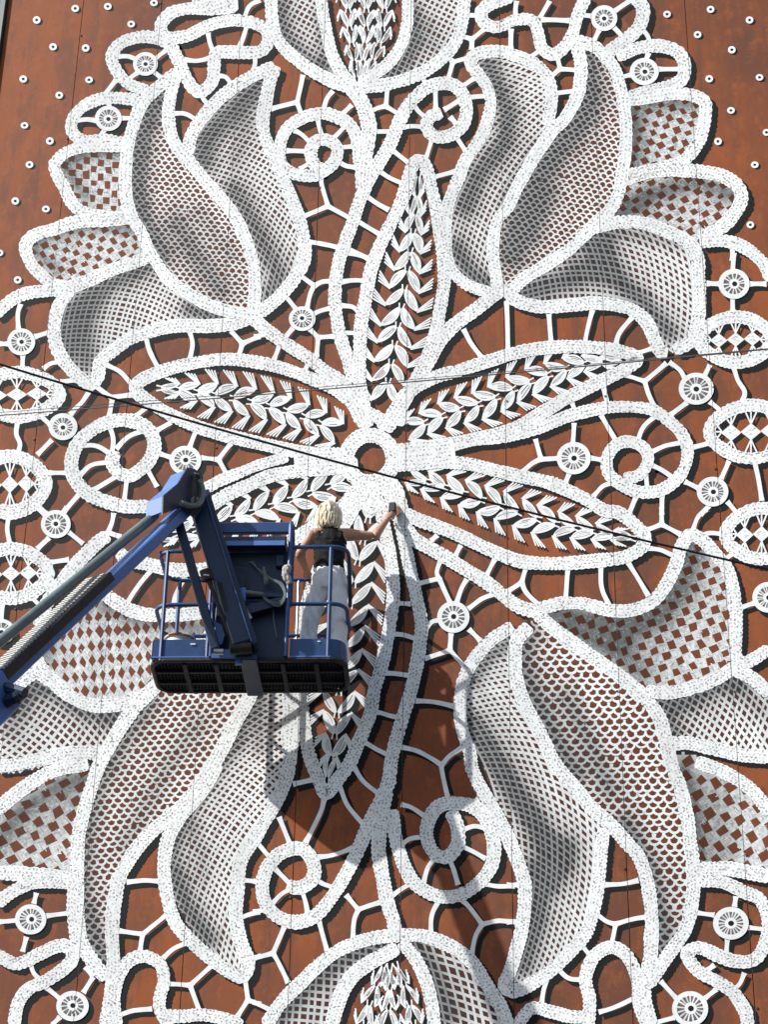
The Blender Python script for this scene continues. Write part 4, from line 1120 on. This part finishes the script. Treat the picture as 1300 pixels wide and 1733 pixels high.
# toe boards
def toe(pts, name="toe_board", m=M_BLUE, h=.178, z0=.012):
    o = MB()
    n = len(pts)
    v = [p + LW * z0 for p in pts] + [p + LW * (z0 + h) for p in pts]
    inn = [p + (F(BW / 2, BD / 2, 0) - p).normalized() * .006 for p in pts]
    v += [p + LW * z0 for p in inn] + [p + LW * (z0 + h) for p in inn]
    f = []
    for i in range(n - 1):
        f += [(i, i + 1, n + i + 1, n + i), (2 * n + i + 1, 2 * n + i, 3 * n + i, 3 * n + i + 1), (n + i, n + i + 1, 3 * n + i + 1, 3 * n + i), (i + 1, i, 2 * n + i, 2 * n + i + 1)]
    o.add(v, f)
    return o.build(name, m, lift)
lp = loop_pts(0)
toe([F(.01, -.004, 0), F(.475, -.004, 0)])
toe([F(1.245, -.004, 0), F(BW - .13, -.004, 0)] + lp[0:10] + [F(BW - .5, BD, 0)])
toe([F(BW - .52, BD, 0), F(.14, BD, 0), F(.03, BD - .04, 0), F(0, BD - .14, 0), F(.0, .02, 0)])
# highlights of the rolled lower lip
MB().tube([F(.0, -.008, .006), F(.83, -.008, .006)], .013, 7).build("floor_edge", M_BLUE_LIT, lift, True)
MB().tube([F(1.245, -.008, .006), F(BW - .13, -.008, .006)], .012, 7).build("floor_edge", M_BLUE_LIT, lift, True)
# floor frame seen from below
M_BEAR = mat('dark_blue_black_steel', (0.010, 0.013, 0.020), .6, 0, .3, (9, .4, (1, 1, 1)))
MB().tube([p - LW * .018 for p in lp], .023, 9).build("floor_frame", M_GREASE, lift, True)
for v_ in (.20, .42):
    MB().beam(F(.03, v_, -.030), F(BW - .03, v_, -.030), .035, .03, LV, .004).build("floor_bearer", M_BEAR, lift)
for u_ in (.30, .58, 1.18, 1.48):
    MB().beam(F(u_, .02, -.040), F(u_, BD - .02, -.040), .04, .03, LU, .004).build("floor_bearer", M_BEAR, lift)
MB().beam(F(.885, -.12, -.045), F(.885, BD, -.045), .15, .06, LU, .008).build("basket_support", M_BLUE_SHADE, lift)
M_UNDER = mat('near_black_underside', (0.008, 0.0085, 0.010), .7, 0, .25, (10, .5, (1, 1, 1)))  # near-black mottled tone for the floor grating
gr = MB()
for i in range(56):
    u_ = .02 + i * (BW - .04) / 55
    gr.beam(F(u_, .015, -.012), F(u_, BD - .015, -.012), .009, .02, LU, .001)
for j in range(19):
    v_ = .02 + j * (BD - .04) / 18
    gr.beam(F(.015, v_, -.010), F(BW - .015, v_, -.010), .012, .014, LV, .001)
tag(gr.build("floor_grating", M_UNDER, lift), kind="stuff")
M_DIRT = mat("floor_dirt", (0.016, 0.014, 0.012), 0.85, 0, 0.3, (30, .7, (1, 1, 1)), (60, .6))
for (u0, u1, v0, v1) in ((.02, .56, .02, .40), (.30, 1.15, .22, .58), (1.0, 1.30, .02, .45)):
    MB().box(F((u0 + u1) / 2, (v0 + v1) / 2, .004 + u0 * .001), LU * (u1 - u0) / 2, LV * (v1 - v0) / 2, LW * .003, .001).build("floor_mat", M_DIRT, lift)

M_STICK = mat('white_sticker', (0.75, 0.75, 0.73), .5)
MB().box(F(.37, -.012, .14), LU * .022, LV * .001, LW * .008, .0005).build('warning_sticker', M_STICK, lift)
MB().box(F(1.50, -.012, .16), LU * .012, LV * .001, LW * .006, .0005).build('warning_sticker', M_STICK, lift)
# control stand in the middle of the basket
U0, U1 = .545, 1.205
MB().box(F((U0 + U1) / 2, .07, .57), LU * .325, LV * .012, LW * .55, .004).build("control_back_plate", M_BLUE_SHADE, lift)
MB().beam(F(U0, .0, 1.335), F(U1, .0, 1.335), .050, .115, LV, .010).build("control_top_channel", M_BLUE, lift)
MB().beam(F(U0 + .02, .05, 1.375), F(U1 - .02, .05, 1.375), .10, .02, LV, .004).build("control_top_lip", M_BLUE, lift)
MB().beam(F(U0 + .02, .02, 1.165), F(U1 - .03, .02, 1.165), .22, .08, LV, .010).build("control_console", M_BLUE_SHADE, lift)
MB().plate([F(U0 + .03, -.105, 1.10), F(U1 - .04, -.105, 1.10), F(U1 - .04, -.092, 1.155), F(U0 + .03, -.092, 1.155)], LV * .012).build("console_lip", M_BLUE_LIT, lift)
for k in range(7):
    MB().tube([F(U0 + .10 + k * .085, .02, 1.21), F(U0 + .10 + k * .085, .02, 1.255)], [.020, .014, .018], 9).build("control_lever", M_LINK if k % 3 else M_BLACK, lift, True)
for u_ in (U0 - .005, U1 + .005):
    MB().tube([F(u_, -.03, .0), F(u_, -.03, 1.33), F(u_, -.005, 1.39), F(u_, .06, 1.405), F(u_, .14, 1.39), F(u_, .19, 1.33), F(u_, .19, .62)], .021, 9).build("control_frame_tube", M_BLUE, lift, True)
MB().plate([F(.72, -.06, .36), F(.72, -.06, .47), F(U1 - .02, -.06, .60), F(U1 - .02, -.06, .52), F(.80, -.06, .40)], LV * .05).build("frame_gusset", M_BLUE_SHADE, lift)
MB().beam(F(U0, -.02, .62), F(U1, -.02, .62), .05, .05, LV, .006).build("frame_crossbar", M_BLUE_SHADE, lift)
MB().box(F(U1 - .09, .03, 1.0), LU * .035, LV * .03, LW * .06, .006).build("relay_box", M_BLUE_SHADE, lift)
for k in range(3):
    MB().tube([PBv(440, 1004 + k, -.08), PBv(455, 1016 + 2 * k, -.09), PBv(470 + k, 1020 + 3 * k, -.1), PBv(481 + k, 1008 + k, -.1), PBv(474 + 2 * k, 990 - k, -.08), PBv(458, 980 - k, -.05), PBv(440 - 3 * k, 968 - 4 * k, -.0), PBv(428 - 3 * k, 950, .03)], .0052, 6, True).build("control_cable", M_HOSE, lift, True)
MB().tube([PBv(446, 960, .0), PBv(451, 985, -.02), PBv(449, 990, -.02)], [.012, .026, .008], 8).build("cable_gland", M_HOSE, lift, True)
MB().tube([PBv(462, 1030, .02), PBv(464, 1055, .0), PBv(468, 1078, .02)], .006, 6, True).build("control_cable", M_HOSE, lift, True)
MB().tube([PBv(400, 955, .0), PBv(418, 960, -.02), PBv(415, 990, -.02), PBv(425, 1000, -.02)], .006, 6, True).build("control_cable", M_BLACK, lift, True)

# turret and chassis below the picture
fx, fy = FOOT.x, FOOT.y - .3
MB().box(V(fx - .1, fy, 1.75), V(.75, 0, 0), V(0, 1.15, 0), V(0, 0, .55), .06).build("turret", M_BLUE_LIT, lift)
MB().box(V(fx - .1, fy - .9, 2.2), V(.7, 0, 0), V(0, .7, 0), V(0, 0, .35), .08).build("counterweight", M_BLUE_SHADE, lift)
MB().box(V(fx - .1, fy, .85), V(.85, 0, 0), V(0, 1.6, 0), V(0, 0, .28), .05).build("chassis", M_BLUE_SHADE, lift)
for sx in (-1, 1):
    for sy in (-1, 1):
        c = V(fx - .1 + sx * 1.0, fy + sy * 1.15, .46)
        w_ = MB().tube([c - V(.16, 0, 0), c - V(.14, 0, 0), c + V(.14, 0, 0), c + V(.16, 0, 0)], [.40, .46, .46, .40], 24).build("wheel", M_BLACK, lift, True)
        MB().tube([c + V(sx * .10, 0, 0), c + V(sx * .165, 0, 0)], .24, 18).build("rim", M_LINK, w_, True)

# ------------------------------------------------------------------ overhead cables
def cable(name, a, b, da, db, r, sag, label):
    p0, p1 = V(P3(*a, da)), V(P3(*b, db))
    d = p1 - p0
    pts = []
    for i in range(49):
        t = -2.2 + 5.4 * i / 48
        pts.append(p0 + d * t - V(0, 0, 1) * sag * 4 * max(-.2, t * (1 - t)) + V(0, 0, 0))
    o = MB().tube(pts, r, 6).build(name, M_BLACK, None, True)
    tag(o, label, "cable")
cable("overhead_cable", (0, 617), (1300, 963), 9.0, 7.0, .0066, .05, "thick black cable slanting down from left to right across the mural")
cable("overhead_cable", (0, 703), (1300, 591), 8.0, 9.0, .0034, .012, "thin black wire rising gently from left to right across the mural")
cable("overhead_cable", (0, 698), (1300, 590), 8.2, 9.2, .0018, .008, "hair-thin wire running just above the thin rising wire")
# ------------------------------------------------------------------ the painter in the basket
M_SKIN = mat("tanned_skin", (0.46, 0.245, 0.155), 0.5, 0, 0.4, (9, .18, (1, 1, 1)))
M_TANK = mat("black_cotton", (0.012, 0.012, 0.013), 0.85, 0, 0.2, (20, .25, (1, 1, 1)), (35, .5))
M_PANTS = mat("white_cotton", (0.82, 0.81, 0.81), 0.85, 0, 0.2, (7, .10, (1, 1, 1)), (28, .5))
M_HAIR = mat("blond_hair", (0.80, 0.68, 0.47), 0.55, 0, 0.4, (26, .45, (1, 1, .22)))
M_SHOE = mat("paint_spotted_shoe", (0.10, 0.10, 0.11), 0.7, 0, 0.3, (30, .6, (1, 1, 1)))
def chain_mesh(chains, n=14):
    """chains of (centre, rx along u, ry along v) or (centre, r): closed lofts"""
    mb = MB()
    for ch in chains:
        pts = [c[0] for c in ch]
        rings = []
        for i, c in enumerate(ch):
            t = (pts[min(i + 1, len(pts) - 1)] - pts[max(i - 1, 0)]).normalized()
            ax = LU - t * LU.dot(t)
            if ax.length < .35: ax = LV - t * LV.dot(t)
            ax.normalize()
            ay = t.cross(ax)
            rx, ry = c[1], c[2] if len(c) > 2 else c[1]
            rings.append([c[0] + ax * rx * math.cos(2 * math.pi * k / n) + ay * ry * math.sin(2 * math.pi * k / n) for k in range(n)])
        v = [p for r in rings for p in r]
        f = [(i * n + k, i * n + (k + 1) % n, (i + 1) * n + (k + 1) % n, (i + 1) * n + k) for i in range(len(rings) - 1) for k in range(n)]
        f += [tuple(range(n))[::-1], tuple(range((len(rings) - 1) * n, len(rings) * n))]
        mb.add(v, f)
    return mb
def smooth_chain(ch, k=4):
    """Catmull-Rom through the rings"""
    C = [list(c[0]) + [c[1], c[2] if len(c) > 2 else c[1]] for c in ch]
    C = np.array(C)
    Q = np.vstack([2 * C[:1] - C[1:2], C, 2 * C[-1:] - C[-2:-1]])
    out = []
    for i in range(1, len(Q) - 2):
        a, b, c, d = Q[i - 1:i + 3]
        for j in range(k):
            t = j / k
            out.append(.5 * (2 * b + (c - a) * t + (2 * a - 5 * b + 4 * c - d) * t * t + (3 * b - a - 3 * c + d) * t ** 3))
    out.append(C[-1])
    return [(V(r[:3]), max(.004, r[3]), max(.004, r[4])) for r in out]
def fuse(name, chains, m, parent, voxel=.011, it=3, wrinkle=None):
    mb = chain_mesh([smooth_chain(c) for c in chains])
    o = mb.build(name, m, parent)
    md = o.modifiers.new("r", 'REMESH')
    md.mode = 'VOXEL'
    md.voxel_size = voxel
    sm = o.modifiers.new("s", 'SMOOTH')
    sm.factor = .5
    sm.iterations = it
    dg = bpy.context.evaluated_depsgraph_get()
    me = bpy.data.meshes.new_from_object(o.evaluated_get(dg))
    o.modifiers.clear()
    old = o.data
    o.data = me
    me.name = name
    bpy.data.meshes.remove(old)
    if wrinkle:
        amp, sc, st = wrinkle
        nn = [q.normal.copy() for q in me.vertices]
        for q, nv in zip(me.vertices, nn):
            c = q.co
            s = V(c.x * sc, c.y * sc, c.z * sc * st + c.x * sc * .8)
            q.co = c + nv * amp * (abs(mnoise.noise(s)) * 2 - .5 + .6 * mnoise.noise(s * 2.3))
    me.polygons.foreach_set("use_smooth", [True] * len(me.polygons))
    me.update()
    return o
UF = uvw(PBv(560, 1110, .36))[0]
person = thing("person", "blond painter in black tank top and white trousers reaching up to the mural", "person", F(1.49, .36, .02))
Q = lambda x, y, v: PBv(x, y, v)
PV = .36
sL, sR = Q(530, 905, PV), Q(590, 905, PV + .02)
handW = V(P3(659, 872, .105))
wrist = V(P3(654, 881, .155))
elbR = V(P3(634, 907, .30))
elbL, wrL, haL = Q(507, 937, PV - .02), Q(519, 967, PV + .17), Q(527, 977, BD - .02)
neck0, neck1 = Q(558, 908, PV), Q(558, 890, PV)
headc = Q(558, 874, PV + .01)
body = fuse("body", [
    [(Q(557, 968, PV), .125, .095), (Q(558, 940, PV), .135, .10), (Q(559, 918, PV), .155, .10), (Q(559, 904, PV), .135, .075), (neck0 + LW * .05, .06, .055)],
    [(neck0, .06, .058), (neck1, .05, .052), (headc - LW * .03, .062, .07)],
    [(headc - LW * .125 + LV * .03, .035, .04), (headc - LW * .08 + LV * .02, .066, .08), (headc, .077, .096), (headc + LW * .07, .070, .088), (headc + LW * .12, .030, .04)],
    [(Q(548, 903, PV), .05), (sL, .060), (sL.lerp(elbL, .35), .047), (elbL, .040), (elbL.lerp(wrL, .3), .040), (wrL, .027), (wrL.lerp(haL, .5), .030, .020), (haL, .036, .018)],
    [(Q(570, 903, PV), .05), (sR, .062), (sR.lerp(elbR, .4), .050), (elbR, .041), (elbR.lerp(wrist, .3), .043), (wrist, .028), (wrist.lerp(handW, .6), .032, .022)],
    [(haL, .015), (haL + LV * .03 - LW * .03 + LU * .02, .011), (haL + LV * .02 - LW * .075 + LU * .022, .009)],
    [(haL + LU * -.012, .014), (haL + LV * .03 - LW * .03, .011), (haL + LV * .02 - LW * .08, .009)],
    [(haL + LU * -.024, .013), (haL + LV * .03 - LW * .03 - LU * .02, .011), (haL + LV * .02 - LW * .07 - LU * .02, .009)],
    [(haL - LW * .005, .013), (haL - LU * .05 - LV * .02, .012), (haL - LU * .06 - LV * .01 - LW * .04, .009)],
], M_SKIN, person, .009, 3)
# right hand closed on the brush: palm, four curled fingers, thumb
up = (handW - wrist).normalized()
PADC = V(P3(666, 862, .055))                        # middle of the painting pad
grip = V(P3(661, 866, .085))
fing = []
ax = (V(P3(669, 856, .07)) - V(P3(662, 880, .12))).normalized()   # handle axis
acr = ax.cross(V(0, -1, 0)).normalized()
fing.append([(wrist, .026), (wrist.lerp(handW, .5), .034, .024), (handW, .038, .022), (handW + up * .03, .030, .018)])
for k, (off, ln) in enumerate(((-.030, .95), (-.010, 1.05), (.011, 1.0), (.030, .82))):
    b = handW + up * .022 + ax * off
    fing.append([(b, .0115), (b + V(0, .018, 0) + acr * .030 * ln, .0105), (b + V(0, .042, 0) + acr * .030 * ln, .0095), (b + V(0, .055, 0) + acr * .008, .0085)])
b = handW - up * .012 - ax * .02
fing.append([(b, .015), (b - acr * .028 + V(0, .01, 0) + up * .01, .0125), (b - acr * .030 + V(0, .035, 0) + up * .035, .0105), (b - acr * .012 + V(0, .052, 0) + up * .045, .0085)])
fuse("right_hand".replace("right_", ""), fing, M_SKIN, body, .0045, 2)
# ears, nose
ex = headc + LU * .082 + LV * .0
fuse("ear", [[(ex - LW * .03, .006, .010), (ex, .010, .022), (ex + LW * .03, .007, .014)]], M_SKIN, body, .004, 2)
ex = headc - LU * .082
fuse("ear", [[(ex - LW * .03, .006, .010), (ex, .010, .022), (ex + LW * .03, .007, .014)]], M_SKIN, body, .004, 2)
nz_ = headc + LV * .098
fuse("nose", [[(nz_ + LW * .03, .008, .008), (nz_ + LV * .012 - LW * .01, .013, .016), (nz_ - LW * .025, .010, .008)]], M_SKIN, body, .004, 2)
M_LIP = mat("lip_skin", (0.36, 0.13, 0.11), .5)
M_EYE = mat("dark_eye", (0.05, 0.035, 0.03), .2)
MB().tube([headc + LV * .093 - LW * .055 - LU * .02, headc + LV * .100 - LW * .055, headc + LV * .093 - LW * .055 + LU * .02], [.003, .007, .003], 8, True).build("mouth", M_LIP, body, True)
for s_ in (-1, 1):
    MB().tube([headc + LV * .082 + LU * s_ * .032 - LU * .012 + LW * .012, headc + LV * .090 + LU * s_ * .032 + LW * .014, headc + LV * .082 + LU * s_ * .032 + LU * .012 + LW * .012], [.003, .008, .003], 8, True).build("eye", M_EYE, body, True)
# clothes
fuse("tank_top", [
    [(Q(557, 977, PV), .152, .118), (Q(557, 968, PV), .148, .118), (Q(557, 950, PV), .143, .112), (Q(558, 930, PV), .150, .116), (Q(559, 916, PV), .152, .112), (Q(559, 906, PV), .118, .092), (Q(558, 897, PV), .085, .072)],
    [(Q(540, 918, PV), .035, .10), (Q(540, 903, PV), .030, .074)],
    [(Q(577, 918, PV), .035, .10), (Q(577, 903, PV), .030, .074)],
], M_TANK, person, .009, 3, (.006, 9, 2.5))
hl, hr = Q(543, 990, PV), Q(573, 990, PV)
kl, kr = Q(525, 1052, PV + .02), Q(573, 1054, PV + .01)
al, ar = Q(517, 1118, PV), Q(571, 1120, PV)
fuse("trousers", [
    [(Q(557, 966, PV), .150, .118), (Q(557, 980, PV), .165, .135), (Q(557, 994, PV), .172, .140), (Q(557, 1002, PV), .140, .125)],
    [(hl, .090, .120), (hl.lerp(kl, .4), .092, .112), (kl, .083, .098), (kl.lerp(al, .5), .080, .095), (al, .084, .098)],
    [(hr, .088, .120), (hr.lerp(kr, .4), .088, .110), (kr, .082, .096), (kr.lerp(ar, .5), .082, .096), (ar, .086, .098)],
], M_PANTS, person, .011, 3, (.020, 9, .5))
for a_ in (al, ar):
    f0 = V(a_)
    f0.z = NL.z + .045
    fuse("shoe", [[(f0 - LV * .09, .030, .030), (f0 - LV * .05, .042, .042), (f0 + LV * .06, .046, .036), (f0 + LV * .14, .040, .028), (f0 + LV * .165, .020, .018)]], M_SHOE, person, .008, 2)
# hair: cap plus loose wavy locks
hair = fuse("hair", [
    [(headc + LW * .128, .030, .04), (headc + LW * .10 - LV * .01, .082, .092), (headc + LW * .03 - LV * .022, .096, .098), (headc - LW * .05 - LV * .04, .098, .080), (headc - LW * .11 - LV * .045 - LU * .01, .088, .060), (headc - LW * .145 - LV * .04 - LU * .015, .060, .040)],
], M_HAIR, person, .010, 2, (.012, 16, .35))
lk = MB()
for i in range(70):
    a = rad(random.uniform(165, 375))
    s0 = headc + LW * random.uniform(.07, .125) + (LU * math.cos(a) * .055 + LV * math.sin(a) * .055 - LV * .01)
    out = (LU * math.cos(a) + LV * math.sin(a))
    ln = random.uniform(.17, .27)
    pts = []
    for k in range(6):
        t = k / 5
        pts.append(s0 + out * (.060 * math.sin(min(1, t * 1.5) * math.pi / 2) - .012 * t) - LW * ln * t ** 1.15 + V(math.sin(t * 7 + i), math.cos(t * 6 + i * 2), 0) * .008 - LU * .012 * t)
    lk.tube(pts, [.009, .015, .016, .014, .009, .003], 5, True)
lk.build("lock", M_HAIR, hair, True)

# tool held against the wall
M_PAD = mat("black_paint_pad", (0.018, 0.018, 0.019), 0.7)
M_BRN = mat("brown_bristle", (0.22, 0.10, 0.055), 0.8, 0, .3, (60, .4, (1, 1, 1)))
tool = thing("paint_brush", "wide dark paint brush held against the wall in the raised hand", "brush", tuple(V(P3(661, 870, .09))))
h0, h1, h2 = V(P3(661, 876, .095)), V(P3(663, 866, .075)), V(P3(664, 851, .035))
MB().tube([h0, h0.lerp(h1, .5), h1], [.012, .014, .012], 9).build("handle", M_PAD, tool, True)
pd = (h2 - h1)
MB().beam(h1, h2, .062, .026, V(1, .1, 0), .008).build("ferrule", M_PAD, tool)
MB().plate([h1 + V(.028, -.006, .0), h2 + V(.034, -.004, -.004), h1 + V(.085, .012, -.015), h1 + V(.045, .0, -.06)], V(0, .016, 0)).build("bristles", M_BRN, tool)

# bucket and rag in the basket
M_BUCK = mat("white_bucket_plastic", (0.70, 0.69, 0.66), .45, 0, .5, (14, .2, (1, 1, 1)))
M_RUST = mat("orange_paint_drips", (0.42, 0.13, 0.04), .6)
bc = F(.20, .34, .02)
bk = thing("paint_bucket", "white paint bucket with orange drips behind the toe board, left end of the basket", "bucket", tuple(bc))
MB().tube([bc, bc + LW * .02, bc + LW * .325, bc + LW * .34], [.105, .115, .135, .130], 26).build("pail", M_BUCK, bk, True)
rim = [bc + LW * .335 + LU * .142 * math.cos(2 * math.pi * k / 28) + LV * .142 * math.sin(2 * math.pi * k / 28) for k in range(29)]
MB().tube(rim, .011, 7).build("rim", M_BUCK, bk, True)
MB().tube([p + LW * .003 + (p - bc - LW * .335) * .03 for p in rim[18:23]], [.010, .014, .012, .013, .008], 7).build("paint_drip", M_RUST, bk, True)
M_RAG = mat("grey_rag", (0.46, 0.45, 0.42), .9, 0, .2, (18, .4, (1, 1, 1)), (30, .6))
r0 = F(U1 - .0, -.05, .98)
rg = fuse("rag", [[(PBv(483, 957, -.07), .030, .03), (PBv(485, 963, -.07), .042, .035), (PBv(483, 970, -.07), .030, .03), (PBv(486, 978, -.07), .036, .028), (PBv(491, 988, -.07), .022, .02)],
                  [(PBv(480, 960, -.07), .018), (PBv(479, 975, -.07), .016)]], M_RAG, None, .007, 1, (.012, 22, .7))
tag(rg, "crumpled grey rag knotted round the upright tube beside the control stand", "rag")
